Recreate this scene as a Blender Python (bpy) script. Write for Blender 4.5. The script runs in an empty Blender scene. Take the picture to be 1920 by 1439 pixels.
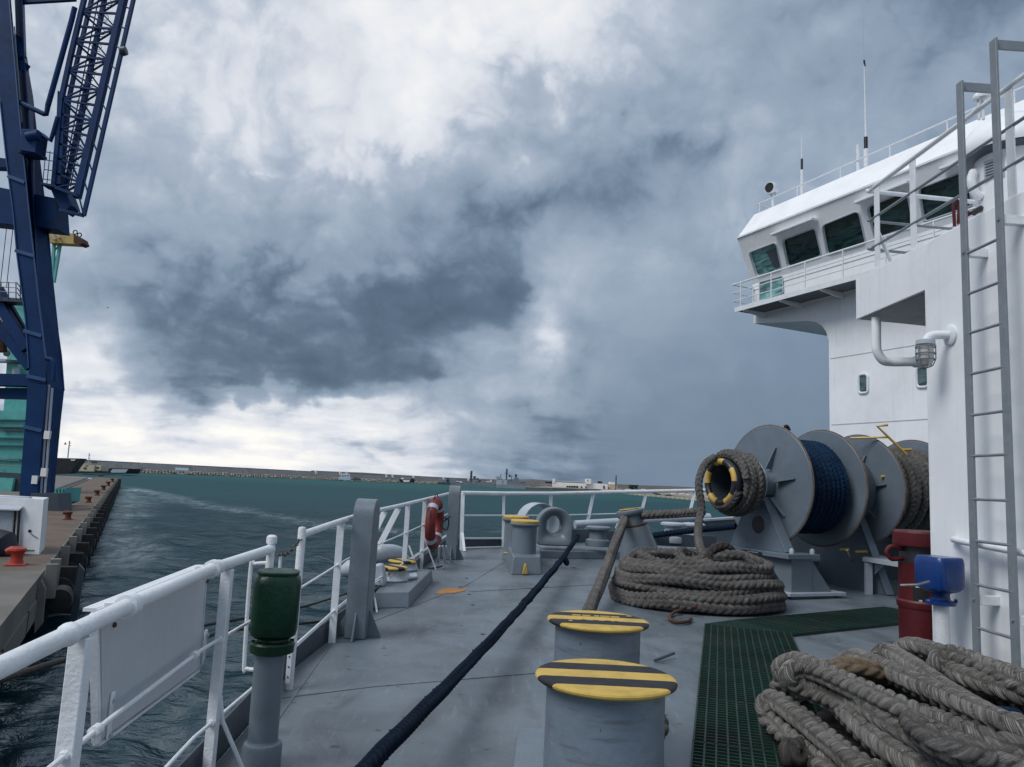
import bpy, bmesh, math, random
import numpy as np
from math import sin, cos, pi, radians, atan, atan2, asin, sqrt
from mathutils import Vector, Matrix
random.seed(7); rng = np.random.default_rng(7)
SC = bpy.context.scene
COL = SC.collection

# ------------------------------------------------------------------ camera
F = 1400.0; CX = 960.0; CY = 719.5; EYE = 1.6
ROLL = atan(.05); PITCH = atan(183.5*cos(ROLL)/F)
_cp, _sp, _cr, _sr = cos(PITCH), sin(PITCH), cos(ROLL), sin(ROLL)
FW = Vector((0, _cp, _sp)); _U0 = Vector((0, -_sp, _cp)); _R0 = Vector((1, 0, 0))
RT = _cr*_R0 + _sr*_U0; UP = _cr*_U0 - _sr*_R0
cam = bpy.data.cameras.new('camera'); camo = bpy.data.objects.new('camera', cam); COL.objects.link(camo)
cam.sensor_width = 36; cam.lens = F/1920*36; cam.clip_start = .05; cam.clip_end = 20000
camo.matrix_world = Matrix(((RT.x, UP.x, -FW.x, 0), (RT.y, UP.y, -FW.y, 0), (RT.z, UP.z, -FW.z, EYE), (0, 0, 0, 1)))
SC.camera = camo
SC.view_settings.view_transform = 'Standard'; SC.view_settings.look = 'None'
SC.view_settings.exposure = 0.42; SC.view_settings.gamma = 1.0
SC.cycles.use_denoising = True
SC.cycles.max_bounces = 6; SC.cycles.diffuse_bounces = 3; SC.cycles.glossy_bounces = 3
SC.cycles.transmission_bounces = 4; SC.cycles.caustics_reflective = False; SC.cycles.caustics_refractive = False

def ray(px, py):
    return RT*((px-CX)/F) + UP*(-(py-CY)/F) + FW
def P(px, py, Y):                      # the point of a pixel at world depth Y
    d = ray(px, py); k = Y/d.y
    return Vector((d.x*k, Y, EYE+d.z*k))
def hit(px, py, p0, n):                # the point of a pixel on a plane
    d = ray(px, py); p0 = Vector(p0); n = Vector(n); o = Vector((0, 0, EYE))
    return o + d*(((p0-o).dot(n))/d.dot(n))
SLOPE = .018
DN = Vector((0, -SLOPE, 1)).normalized()
def dz(Y): return SLOPE*(Y-4)
def G(px, py, h=0): return hit(px, py, (0, 4, h), (0, -SLOPE, 1))     # on the deck (sheer rises forward)
def Zp(px, py, z): return hit(px, py, (0, 0, z), (0, 0, 1))
SEA = EYE-7.5; QUAY = EYE-5.0

def lin(c):
    return tuple((x/12.92 if x <= .04045 else ((x+.055)/1.055)**2.4) for x in c)
def rgb(r, g, b): return lin((r/255, g/255, b/255))

# ------------------------------------------------------------------ node helper
class N:
    def __init__(s, nt): s.t = nt; s.n = nt.nodes; s.l = nt.links
    def new(s, typ, **kw):
        nd = s.n.new(typ)
        for k, v in kw.items(): setattr(nd, k, v)
        return nd
    def put(s, sock, v):
        if v is None: return
        if isinstance(v, bpy.types.NodeSocket): s.l.new(v, sock)
        else:
            try: sock.default_value = v
            except Exception:
                sock.default_value = (*v, 1.0)
    def m(s, op, a, b=None, c=None, clamp=False):
        nd = s.new('ShaderNodeMath', operation=op); nd.use_clamp = clamp
        for i, v in enumerate((a, b, c)): s.put(nd.inputs[i], v)
        return nd.outputs[0]
    def v(s, op, a, b=None, scale=None):
        nd = s.new('ShaderNodeVectorMath', operation=op)
        s.put(nd.inputs[0], a); s.put(nd.inputs[1], b)
        if scale is not None: s.put(nd.inputs['Scale'], scale)
        return nd.outputs['Value'] if op in ('LENGTH', 'DISTANCE', 'DOT_PRODUCT') else nd.outputs['Vector']
    def noise(s, vec, scale, detail=4, rough=.55, lac=2.0, dist=0.0, color=False):
        nd = s.new('ShaderNodeTexNoise')
        s.put(nd.inputs['Vector'], vec); s.put(nd.inputs['Scale'], scale); s.put(nd.inputs['Detail'], detail)
        s.put(nd.inputs['Roughness'], rough); s.put(nd.inputs['Lacunarity'], lac); s.put(nd.inputs['Distortion'], dist)
        return nd.outputs['Color' if color else 'Fac']
    def ramp(s, fac, stops, interp='LINEAR'):
        nd = s.new('ShaderNodeValToRGB'); cr = nd.color_ramp; cr.interpolation = interp
        while len(cr.elements) < len(stops): cr.elements.new(.5)
        for e, (p, c) in zip(cr.elements, stops):
            e.position = p; e.color = (*c, 1) if not isinstance(c, (int, float)) else (c, c, c, 1)
        s.put(nd.inputs['Fac'], fac)
        return nd.outputs['Color']
    def mix(s, fac, a, b, mode='MIX'):
        nd = s.new('ShaderNodeMix', data_type='RGBA', blend_type=mode)
        s.put(nd.inputs[0], fac); s.put(nd.inputs[6], a); s.put(nd.inputs[7], b)
        return nd.outputs[2]
    def step(s, x, lo, hi):
        nd = s.new('ShaderNodeMapRange'); nd.interpolation_type = 'SMOOTHSTEP'
        s.put(nd.inputs[0], x); nd.inputs[1].default_value = lo; nd.inputs[2].default_value = hi
        return nd.outputs[0]
    def xyz(s, vec):
        nd = s.new('ShaderNodeSeparateXYZ'); s.put(nd.inputs[0], vec); return nd.outputs
    def comb(s, x=0, y=0, z=0):
        nd = s.new('ShaderNodeCombineXYZ')
        for i, v in enumerate((x, y, z)): s.put(nd.inputs[i], v)
        return nd.outputs[0]

# ------------------------------------------------------------------ sky: storm clouds with a lit gap low on one side and a rain shaft
SUN_AZ = radians(-122); SUN_EL = radians(50)      # azimuth from +Y, clockwise
def build_world():
    w = bpy.data.worlds.new('World'); SC.world = w; w.use_nodes = True
    n = N(w.node_tree); n.n.clear()
    tc = n.new('ShaderNodeTexCoord'); d = tc.outputs['Generated']
    d = n.v('NORMALIZE', d)
    x, y, z = n.xyz(d)
    az = n.m('ARCTAN2', x, y); el = n.m('ARCSINE', z)
    # cloud-deck coordinates: flatten towards the horizon
    k = n.m('ADD', n.m('MAXIMUM', z, 0.0), .16)
    cp = n.comb(n.m('DIVIDE', x, k), n.m('DIVIDE', y, k), n.m('MULTIPLY', z, 1.2))
    w1 = n.v('SUBTRACT', n.noise(cp, 1.3, 3, .5, color=True), (.5, .5, .5))
    w2 = n.v('SUBTRACT', n.noise(d, 6.0, 5, .52, color=True), (.5, .5, .5))
    def puff(vec, sc, det=1):
        return n.m('ABSOLUTE', n.m('SUBTRACT', n.m('MULTIPLY', n.noise(vec, sc, det, .5), 2.0), 1.0))
    dd = n.v('ADD', d, n.v('SCALE', w2, scale=.10))
    bil = n.m('ADD', n.m('ADD', n.m('MULTIPLY', puff(dd, 7.0), .55), n.m('MULTIPLY', puff(dd, 15.0), .3)), n.m('MULTIPLY', puff(dd, 34.0, 3), .2))
    bil = n.m('SUBTRACT', bil, .22)
    low = n.step(el, .0, .3)
    a1 = n.m('ADD', n.m('MULTIPLY', low, .09), .03)
    ae = n.comb(az, el, 0.0)
    p = n.v('ADD', ae, n.v('SCALE', w1, scale=a1))
    p = n.v('ADD', p, n.v('SCALE', w2, scale=.13))
    p = n.v('ADD', p, n.comb(n.m('MULTIPLY', bil, .05), n.m('MULTIPLY', bil, .10), 0.0))
    p = n.v('MULTIPLY', p, (1, 1, 0))
    # (pixel x, pixel y, value, radius): broad tones of the cloud masses, kept as directions
    pts = [(300, 60, .74, 150), (520, 60, .76, 150), (760, 60, .85, 150), (960, 60, .91, 140), (1130, 90, .78, 130),
           (1300, 60, .68, 140), (1480, 80, .60, 150), (1680, 60, .53, 150), (1850, 20, .46, 140), (1860, 180, .55, 140),
           (330, 230, .73, 140), (480, 265, .86, 90), (590, 190, .83, 110), (700, 265, .90, 80), (620, 240, .76, 55), (830, 190, .82, 110), (680, 330, .84, 60),
           (1000, 210, .58, 110), (960, 300, .52, 110), (1110, 330, .50, 110), (1190, 260, .43, 95), (1310, 275, .40, 80),
           (1330, 190, .66, 80), (1420, 260, .66, 90), (1560, 250, .60, 140), (1700, 220, .59, 120),
           (200, 400, .66, 130), (380, 400, .66, 120), (560, 380, .70, 110), (700, 370, .60, 100), (840, 380, .50, 110),
           (950, 430, .43, 100), (880, 480, .44, 80), (780, 470, .52, 80), (600, 480, .50, 110), (420, 520, .47, 110), (240, 520, .52, 110),
           (1080, 430, .60, 70), (1180, 420, .62, 90), (1330, 420, .60, 120), (1035, 495, .74, 50), (1018, 580, .82, 45), (1000, 650, .80, 50), (1075, 470, .66, 50),
           (920, 570, .38, 70), (820, 600, .38, 80), (700, 570, .41, 80), (560, 590, .40, 80), (420, 620, .38, 80), (270, 610, .42, 80),
           (640, 680, .36, 75), (760, 670, .39, 65), (520, 700, .40, 65), (350, 705, .42, 65), (650, 730, .36, 50), (230, 680, .55, 45),
           (140, 640, .78, 45), (150, 700, .97, 55), (60, 720, .97, 70), (180, 750, .93, 45), (280, 750, .62, 40), (420, 730, .50, 40), (520, 740, .62, 40),
           (880, 660, .52, 60), (960, 710, .68, 75), (850, 735, .70, 60), (760, 775, .76, 60),
           (300, 775, 1.0, 40), (420, 778, 1.0, 45), (540, 775, .90, 45), (200, 805, .68, 30), (290, 808, .66, 28), (370, 810, .70, 20), (150, 800, .72, 24), (440, 818, .82, 22), (480, 800, .98, 30),
           (600, 810, .86, 45), (700, 800, .78, 45), (700, 845, .88, 30), (620, 850, .90, 35), (500, 850, .95, 40), (380, 845, .97, 36), (240, 838, .97, 32), (120, 838, .97, 40),
           (760, 860, .74, 45), (850, 825, .68, 60), (950, 850, .57, 60),
           (1080, 560, .62, 60), (1150, 600, .58, 90), (1100, 720, .52, 90), (1050, 820, .48, 80), (1250, 560, .58, 110), (1250, 700, .50, 110),
           (1200, 840, .45, 90), (1380, 620, .51, 110), (1350, 780, .44, 110), (1480, 700, .46, 110), (1500, 850, .43, 110), (1600, 700, .47, 150),
           (1800, 600, .48, 200), (1800, 850, .42, 160), (-100, 300, .68, 250), (-100, 600, .62, 200), (2100, 300, .5, 250), (1000, -150, .86, 200), (500, -150, .74, 200), (1500, -150, .58, 200)]
    # the broad tones as elevation rows, each a ramp over azimuth
    cs = []
    for (px, py, val, rad) in pts:
        r = ray(px, py).normalized(); cs.append((atan2(r.x, r.y), asin(r.z), val, rad/F*.86))
    cs = np.array(cs)
    def tone(a, e):
        g = np.exp(-((cs[:, 0]-a)**2+(cs[:, 1]-e)**2)/cs[:, 3]**2)
        return float((g @ cs[:, 2]+.62*.02)/(g.sum()+.02))
    els = [0.0, .022, .045, .068, .092, .118, .148, .18, .215, .25, .29, .335, .385, .44, .50, .56, .64]
    A0, A1 = -.85, .85
    px_, py_, _z = n.xyz(p)
    fa = n.m('DIVIDE', n.m('SUBTRACT', px_, A0), A1-A0, clamp=True)
    L = None
    for i, e in enumerate(els):
        nd = n.new('ShaderNodeValToRGB'); cr = nd.color_ramp; cr.interpolation = 'EASE'
        while len(cr.elements) < 32: cr.elements.new(.5)
        for j in range(32):
            tv = tone(A0+(A1-A0)*j/31, e); cr.elements[j].position = j/31; cr.elements[j].color = (tv, tv, tv, 1)
        n.put(nd.inputs[0], fa)
        if L is None: L = nd.outputs[0]
        else:
            t = n.step(py_, els[i-1], e)
            L = n.mix(t, L, nd.outputs[0])
    # beyond the frame at the sides the tones run on into an even cloud cover
    side = n.step(n.m('ABSOLUTE', px_), .75, 1.2)
    L = n.m('ADD', n.m('MULTIPLY', L, n.m('SUBTRACT', 1.0, side)), n.m('MULTIPLY', side, .6))
    # billow detail, weaker in the smooth rain shaft
    t1 = n.m('SUBTRACT', n.noise(n.v('ADD', cp, n.v('SCALE', w2, scale=1.2)), 2.2, 5, .5), .5)
    shaft = n.m('MULTIPLY', n.step(az, .06, .17), n.m('SUBTRACT', 1.0, n.step(el, .20, .36)))
    amp = n.m('SUBTRACT', 1.0, n.m('MULTIPLY', shaft, .9))
    L = n.m('ADD', L, n.m('MULTIPLY', n.m('ADD', n.m('MULTIPLY', t1, .32), n.m('MULTIPLY', bil, .26)), amp))
    # layered streaks of cloud low over the horizon
    st = n.m('SUBTRACT', n.noise(n.comb(n.m('MULTIPLY', az, 5.0), n.m('MULTIPLY', el, 30.0), n.m('MULTIPLY', bil, .8)), 1.3, 5, .55), .5)
    lowm = n.m('MULTIPLY', n.m('SUBTRACT', 1.0, n.step(el, .05, .13)), amp)
    L = n.m('ADD', L, n.m('MULTIPLY', n.m('MULTIPLY', st, .6), n.m('MULTIPLY', lowm, n.m('SUBTRACT', 1.0, n.step(az, -.22, -.06)))))
    # firm cloud edges along two tone levels
    e1 = n.step(L, .42, .53); e2 = n.step(L, .65, .78)
    Lc = n.m('ADD', n.m('ADD', n.m('MULTIPLY', L, .82), n.m('ADD', n.m('MULTIPLY', e1, .075), n.m('MULTIPLY', e2, .095))), .035)
    L = n.m('ADD', n.m('MULTIPLY', Lc, amp), n.m('MULTIPLY', L, n.m('SUBTRACT', 1.0, amp)))
    zen = n.step(el, .75, 1.4)
    L = n.m('ADD', L, n.m('MULTIPLY', zen, .12), clamp=True)
    col = n.ramp(L, [(.24, rgb(60, 79, 99)), (.36, rgb(90, 109, 130)), (.48, rgb(122, 141, 162)), (.60, rgb(153, 168, 187)),
                     (.74, rgb(191, 200, 213)), (.88, rgb(227, 230, 236)), (1.0, rgb(254, 251, 246))])
    sky = n.new('ShaderNodeTexSky'); sky.sky_type = 'NISHITA'; sky.sun_disc = False
    sky.sun_elevation = SUN_EL; sky.sun_rotation = SUN_AZ; sky.altitude = 0; sky.air_density = 1.5; sky.dust_density = 3
    bg1 = n.new('ShaderNodeBackground'); n.put(bg1.inputs[0], col); bg1.inputs[1].default_value = .80
    bg2 = n.new('ShaderNodeBackground'); n.put(bg2.inputs[0], sky.outputs[0]); bg2.inputs[1].default_value = .05
    mx = n.new('ShaderNodeMixShader'); mx.inputs[0].default_value = .95      # cloud cover
    n.l.new(bg2.outputs[0], mx.inputs[1]); n.l.new(bg1.outputs[0], mx.inputs[2])
    out = n.new('ShaderNodeOutputWorld'); n.l.new(mx.outputs[0], out.inputs[0])
    w.cycles.sampling_method = 'MANUAL'; w.cycles.sample_map_resolution = 512
build_world()
sun = bpy.data.lights.new('sun', 'SUN'); sun.energy = 1.5; sun.angle = radians(30); sun.color = (1, .985, .96)
suno = bpy.data.objects.new('sun', sun); COL.objects.link(suno)
_sd = Vector((sin(SUN_AZ)*cos(SUN_EL), cos(SUN_AZ)*cos(SUN_EL), sin(SUN_EL)))
suno.rotation_euler = _sd.to_track_quat('Z', 'Y').to_euler(); suno.location = (-20, -5, 40)

# ------------------------------------------------------------------ mesh helpers
class MB:
    def __init__(s): s.v = []; s.f = []
    def add(s, vs, fs):
        b = len(s.v); s.v += [tuple(p) for p in vs]; s.f += [tuple(b+i for i in f) for f in fs]; return s
    def box(s, c, size, rz=0, axes=None):
        c = Vector(c); sx, sy, sz = size[0]/2, size[1]/2, size[2]/2
        if axes is None:
            ax, ay, az = Vector((cos(rz), sin(rz), 0)), Vector((-sin(rz), cos(rz), 0)), Vector((0, 0, 1))
        else: ax, ay, az = axes
        vs = [c+ax*(sx*i)+ay*(sy*j)+az*(sz*k) for k in (-1, 1) for j in (-1, 1) for i in (-1, 1)]
        return s.add(vs, [(0, 2, 3, 1), (4, 5, 7, 6), (0, 1, 5, 4), (2, 6, 7, 3), (0, 4, 6, 2), (1, 3, 7, 5)])
    def bar(s, p, q, w, h=None, up=(0, 0, 1)):      # rectangular bar from p to q
        p, q = Vector(p), Vector(q); h = h or w
        d = (q-p); L = d.length; d = d/L
        a = d.cross(Vector(up))
        if a.length < 1e-4: a = d.cross(Vector((1, 0, 0)))
        a.normalize(); b = a.cross(d)
        return s.box((p+q)/2, (w, L, h), axes=(a, d, b))
    def prism(s, poly, ext):
        ext = Vector(ext); a = [Vector(p) for p in poly]; n = len(a)
        nrm = Vector((0, 0, 0))
        for i in range(n): nrm += a[i].cross(a[(i+1) % n])
        if nrm.dot(ext) > 0: a.reverse()
        return s.add(a+[p+ext for p in a], [tuple(range(n)), tuple(range(2*n-1, n-1, -1))] + [(i, n+i, n+(i+1) % n, (i+1) % n) for i in range(n)])
    def tube(s, pts, r, n=10, caps=True, closed=False):
        pts = [Vector(p) for p in pts]; m = len(pts); rs = r if isinstance(r, (list, tuple)) else [r]*m
        prev = None; rings = []
        for i, p in enumerate(pts):
            if closed: t = pts[(i+1) % m]-pts[i-1]
            elif i == 0: t = pts[1]-p
            elif i == m-1: t = p-pts[i-1]
            else: t = (pts[i+1]-p).normalized()+(p-pts[i-1]).normalized()
            t.normalize()
            if prev is None:
                a = t.cross(Vector((0, 0, 1)))
                if a.length < .05: a = t.cross(Vector((0, 1, 0)))
            else: a = prev - t*prev.dot(t)
            a.normalize(); prev = a; b = t.cross(a)
            rings.append([p+(a*cos(2*pi*j/n)+b*sin(2*pi*j/n))*rs[i] for j in range(n)])
        vs = [v for R in rings for v in R]
        fs = [(i*n+j, ((i+1) % m)*n+j, ((i+1) % m)*n+(j+1) % n, i*n+(j+1) % n) for i in range(m if closed else m-1) for j in range(n)]
        if caps and not closed: fs += [tuple(range(n)), tuple(range((m-1)*n+n-1, (m-1)*n-1, -1))]
        return s.add(vs, [f[::-1] for f in fs])
    def cyl(s, p, q, r, r2=None, n=20): return s.tube([p, q], [r, r if r2 is None else r2], n)
    def lathe(s, prof, o, ax=(0, 0, 1), n=28, side=None, a0=0, a1=2*pi):
        """prof: list of (radius, height along ax)"""
        o = Vector(o); ax = Vector(ax).normalized()
        a = Vector(side) if side else (ax.cross(Vector((0, 1, 0))) if abs(ax.y) < .9 else ax.cross(Vector((1, 0, 0))))
        a = (a-ax*a.dot(ax)).normalized(); b = ax.cross(a); full = abs(a1-a0-2*pi) < 1e-6
        m = n if full else n+1
        vs = [o+ax*h+(a*cos(a0+(a1-a0)*j/n)+b*sin(a0+(a1-a0)*j/n))*r for (r, h) in prof for j in range(m)]
        fs = [(i*m+j, i*m+(j+1) % m, (i+1)*m+(j+1) % m, (i+1)*m+j) for i in range(len(prof)-1) for j in range(m if full else n)]
        if full:
            if prof[0][0] > 1e-5: fs.append(tuple(range(m-1, -1, -1)))
            if prof[-1][0] > 1e-5: fs.append(tuple(range((len(prof)-1)*m, len(prof)*m)))
        return s.add(vs, fs)
    def torus(s, c, R, r, ax=(0, 0, 1), n=32, k=12, a0=0, a1=2*pi, side=None):
        prof = None; c = Vector(c); ax = Vector(ax).normalized()
        a = Vector(side) if side else (ax.cross(Vector((0, 1, 0))) if abs(ax.y) < .9 else ax.cross(Vector((1, 0, 0))))
        a = (a-ax*a.dot(ax)).normalized(); b = ax.cross(a); full = abs(a1-a0-2*pi) < 1e-6; m = n if full else n+1
        vs = []
        for i in range(m):
            t = a0+(a1-a0)*i/n; e = a*cos(t)+b*sin(t)
            vs += [c+e*(R+r*cos(2*pi*j/k))+ax*(r*sin(2*pi*j/k)) for j in range(k)]
        fs = [(i*k+j, ((i+1) % m)*k+j, ((i+1) % m)*k+(j+1) % k, i*k+(j+1) % k) for i in range(m if full else n) for j in range(k)]
        if not full: fs += [tuple(range(k-1, -1, -1)), tuple(range(n*k, n*k+k))]
        return s.add(vs, fs)
    def build(s, name, mat, parent=None, bevel=0, smooth=35, **kw):
        me = bpy.data.meshes.new(name); me.from_pydata(s.v, [], s.f)
        return link(name, me, mat, parent, bevel, smooth, **kw)

def link(name, me, mat, parent=None, bevel=0, smooth=35, label=None, cat=None, group=None, kind=None):
    me.validate(); me.update()
    if smooth:
        me.polygons.foreach_set('use_smooth', [True]*len(me.polygons)); me.set_sharp_from_angle(angle=radians(smooth))
    for m in (mat if isinstance(mat, list) else [mat]): me.materials.append(m)
    o = bpy.data.objects.new(name, me); COL.objects.link(o)
    if bevel:
        b = o.modifiers.new('bevel', 'BEVEL'); b.width = bevel; b.segments = 2; b.limit_method = 'ANGLE'; b.angle_limit = radians(50)
        b.harden_normals = False
    if parent is not None:
        o.parent = parent
        if parent.type == 'EMPTY': o.matrix_parent_inverse = Matrix.Translation(-Vector(parent.location))
    tag(o, label, cat, group, kind)
    return o
def tag(o, label=None, cat=None, group=None, kind=None):
    if label: o['label'] = label
    if cat: o['category'] = cat
    if group: o['group'] = group
    if kind: o['kind'] = kind
    return o
def thing(name, label, cat, loc, group=None):
    o = bpy.data.objects.new(name, None); o.empty_display_size = .2; COL.objects.link(o); o.location = Vector(loc)
    return tag(o, label, cat, group)
def copy_tree(o, delta, label=None, rz=0):
    c = o.copy(); COL.objects.link(c); c.location = o.location+Vector(delta)
    c.rotation_euler = (0, 0, rz)
    if label: c['label'] = label
    for ch in o.children:
        k = ch.copy(); COL.objects.link(k); k.parent = c; k.matrix_parent_inverse = ch.matrix_parent_inverse.copy()
        for g in ch.children:
            q = g.copy(); COL.objects.link(q); q.parent = k; q.matrix_parent_inverse = g.matrix_parent_inverse.copy()
    return c
def one(fn):                                      # a fresh builder filled by a call
    m = MB(); fn(m); return m

def spline(pts, per=10, closed=False):            # Catmull-Rom
    pts = [np.array(p, float) for p in pts]; out = []
    m = len(pts)
    for i in range(m if closed else m-1):
        p0 = pts[(i-1) % m] if (closed or i > 0) else 2*pts[0]-pts[1]
        p1, p2 = pts[i], pts[(i+1) % m]
        p3 = pts[(i+2) % m] if (closed or i+2 < m) else 2*pts[-1]-pts[-2]
        for k in range(per):
            t = k/per
            out.append(.5*((2*p1)+(-p0+p2)*t+(2*p0-5*p1+4*p2-p3)*t*t+(-p0+3*p1-3*p2+p3)*t**3))
    if not closed: out.append(pts[-1])
    return [Vector(p) for p in out]

def rope(name, pts, R, mat, parent=None, nr=20, pitch=None, per=8, fuzz=0.0, **kw):
    """plaited rope: pillows of strand in four slanted columns round the line"""
    pitch = pitch or R*1.25
    p = np.array([tuple(v) for v in pts]); seg = np.linalg.norm(np.diff(p, axis=0), axis=1); s = np.concatenate([[0], np.cumsum(seg)])
    L = s[-1]; m = max(4, int(L/(pitch/per))); t = np.linspace(0, L, m)
    c = np.stack([np.interp(t, s, p[:, i]) for i in range(3)], 1)
    ker = np.ones(5)/5                              # round off the corners of the polyline
    if m > 12:
        for i in range(3): c[2:-2, i] = np.convolve(c[:, i], ker, 'valid')
    T = np.gradient(c, axis=0); T /= np.linalg.norm(T, axis=1)[:, None]+1e-9
    A = np.zeros_like(c); a = np.cross(T[0], (0, 0, 1.0))
    if np.linalg.norm(a) < .1: a = np.cross(T[0], (0, 1.0, 0))
    for i in range(m):
        a = a-T[i]*a.dot(T[i]); a /= np.linalg.norm(a)+1e-9; A[i] = a
    B = np.cross(T, A)
    th = np.arange(nr)*2*pi/nr
    S, TH = np.meshgrid(t, th, indexing='ij')
    tw = .5*np.sin(S*.9)+.4
    colv = ((TH+tw)/(2*pi)*4) % 4; ci = np.floor(colv); fc = colv-ci-.5
    dirn = np.where(ci % 2 == 0, 1, -1)
    ph = S/pitch+.18*np.sin(S*3.1/R*.1)+.12*np.sin(S*7.7+1)+dirn*fc*.85+np.where(ci >= 2, .5, 0)
    pf = (ph % 1)-.5
    pil = np.clip(1-(2.0*np.abs(pf))**3, 0, 1)**.8*np.clip(1-(1.95*np.abs(fc))**5, 0, 1)
    rad = R*(.66+.37*pil)*(1+.02*np.sin(S*9+TH))
    if fuzz:                                          # broken yarns standing proud
        fz = rng.random(rad.shape) < fuzz; rad = np.where(fz, rad*(1+rng.uniform(.08, .3, rad.shape)), rad)
    V = c[:, None, :]+rad[:, :, None]*(np.cos(TH)[:, :, None]*A[:, None, :]+np.sin(TH)[:, :, None]*B[:, None, :])
    V = V.reshape(-1, 3)
    i = np.arange(m-1)[:, None]; j = np.arange(nr)[None, :]; jn = (j+1) % nr
    Fq = np.stack([i*nr+j, i*nr+jn, (i+1)*nr+jn, (i+1)*nr+j], -1).reshape(-1, 4)
    me = bpy.data.meshes.new(name)
    nF = len(Fq)
    me.vertices.add(len(V)); me.vertices.foreach_set('co', V.ravel())
    me.loops.add(nF*4); me.loops.foreach_set('vertex_index', Fq.ravel().astype(np.int32))
    me.polygons.add(nF); me.polygons.foreach_set('loop_start', np.arange(0, nF*4, 4, dtype=np.int32)); me.polygons.foreach_set('loop_total', np.full(nF, 4, dtype=np.int32))
    uv = me.uv_layers.new(name='UVMap')
    slant = (S/R+dirn*fc*2.0); uu = (TH/(2*pi)*6)
    # fibre coordinate: runs across the strand in u, along it in v
    fu = (pf*2.2).reshape(-1); fv = (S/pitch*.6+ci*7.3).reshape(-1)
    UV = np.stack([fu, fv], 1)[Fq.ravel()]
    uv.data.foreach_set('uv', UV.ravel().astype(np.float32))
    me.update(calc_edges=True)
    o = link(name, me, mat, parent, smooth=0, **kw)
    me.polygons.foreach_set('use_smooth', [True]*nF)
    return o

# ------------------------------------------------------------------ materials
MATS = {}
def paint(name, col, rough=.45, var=.12, vscale=3.0, dirt=None, dirt_amt=0.0, dscale=2.0, rust=0.0, rscale=6.0, bump=.15, bscale=60, metal=0.0, streak=0.0, spec=.5, coat=0.0, band=0.0):
    m = bpy.data.materials.new(name); m.use_nodes = True; MATS[name] = m
    n = N(m.node_tree); b = n.n['Principled BSDF']
    tc = n.new('ShaderNodeTexCoord').outputs['Object']
    v = n.noise(tc, vscale, 6, .6)
    hi = tuple(min(1, c*(1+var)) for c in col); lo = tuple(c*(1-var) for c in col)
    c = n.mix(n.step(v, .3, .7), lo, hi)
    if dirt_amt:
        dn = n.noise(tc, dscale, 8, .68, dist=.6)
        c = n.mix(n.m('MULTIPLY', n.step(dn, .48, .72), dirt_amt), c, dirt or (.06, .05, .04))
    if streak:
        st = n.noise(n.v('MULTIPLY', tc, (7, 7, .35)), 1.6, 5, .6)
        c = n.mix(n.m('MULTIPLY', n.step(st, .52, .75), streak), c, (.20, .17, .13))
    if band:                                          # paint rubbed round by ropes, and chips
        hb_ = n.noise(n.v('MULTIPLY', tc, (1.2, 1.2, 11)), 1.6, 6, .65)
        c = n.mix(n.m('MULTIPLY', n.step(hb_, .54, .70), band), c, (.075, .085, .095))
        c = n.mix(n.m('MULTIPLY', n.step(n.noise(n.v('MULTIPLY', tc, (1.5, 1.5, 5)), 7.0, 6, .7), .66, .70), band), c, (.26, .29, .32))
        c = n.mix(n.m('MULTIPLY', n.step(n.noise(tc, 26.0, 4, .6), .70, .73), band), c, (.06, .035, .022))
    if rust:
        rn = n.noise(tc, rscale, 9, .7, dist=.3)
        c = n.mix(n.step(rn, .70-rust*.2, .74-rust*.2), c, (.11, .045, .018))
    n.put(b.inputs['Base Color'], c)
    r = n.m('ADD', n.m('MULTIPLY', n.m('SUBTRACT', n.noise(tc, vscale*5, 5, .6), .5), .25), rough)
    n.put(b.inputs['Roughness'], r); b.inputs['Metallic'].default_value = metal
    b.inputs['Specular IOR Level'].default_value = spec
    if coat: b.inputs['Coat Weight'].default_value = coat; b.inputs['Coat Roughness'].default_value = .15
    if bump:
        bp = n.new('ShaderNodeBump'); bp.inputs['Strength'].default_value = bump; bp.inputs['Distance'].default_value = .01
        h = n.m('ADD', n.noise(tc, bscale, 3, .5), n.m('MULTIPLY', n.noise(tc, bscale*.12, 3, .5), 2.0))
        n.put(bp.inputs['Height'], h); n.l.new(bp.outputs[0], b.inputs['Normal'])
    return m
def rope_mat(name, col, col2, scale=1.0, wear=(.30, .28, .25)):
    m = bpy.data.materials.new(name); m.use_nodes = True; n = N(m.node_tree); b = n.n['Principled BSDF']
    t = n.new('ShaderNodeTexCoord'); uv = t.outputs['UV']; ob = t.outputs['Object']
    fib = n.noise(n.v('MULTIPLY', uv, (7, 1.1, 1)), 1.0, 5, .65)
    c = n.mix(n.step(n.noise(ob, 2.2*scale, 5, .6), .35, .68), col, col2)
    c = n.mix(n.m('MULTIPLY', n.step(fib, .46, .66), .85), c, wear)
    c = n.mix(n.m('MULTIPLY', n.step(n.noise(ob, 11*scale, 6, .65), .55, .75), .5), c, tuple(x*.45 for x in col))
    n.put(b.inputs['Base Color'], c); b.inputs['Roughness'].default_value = .9; b.inputs['Specular IOR Level'].default_value = .2
    bp = n.new('ShaderNodeBump'); bp.inputs['Strength'].default_value = 1.0; bp.inputs['Distance'].default_value = .02
    n.put(bp.inputs['Height'], n.m('ADD', fib, n.m('MULTIPLY', n.noise(ob, 150, 3, .6), .5))); n.l.new(bp.outputs[0], b.inputs['Normal'])
    return m

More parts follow.
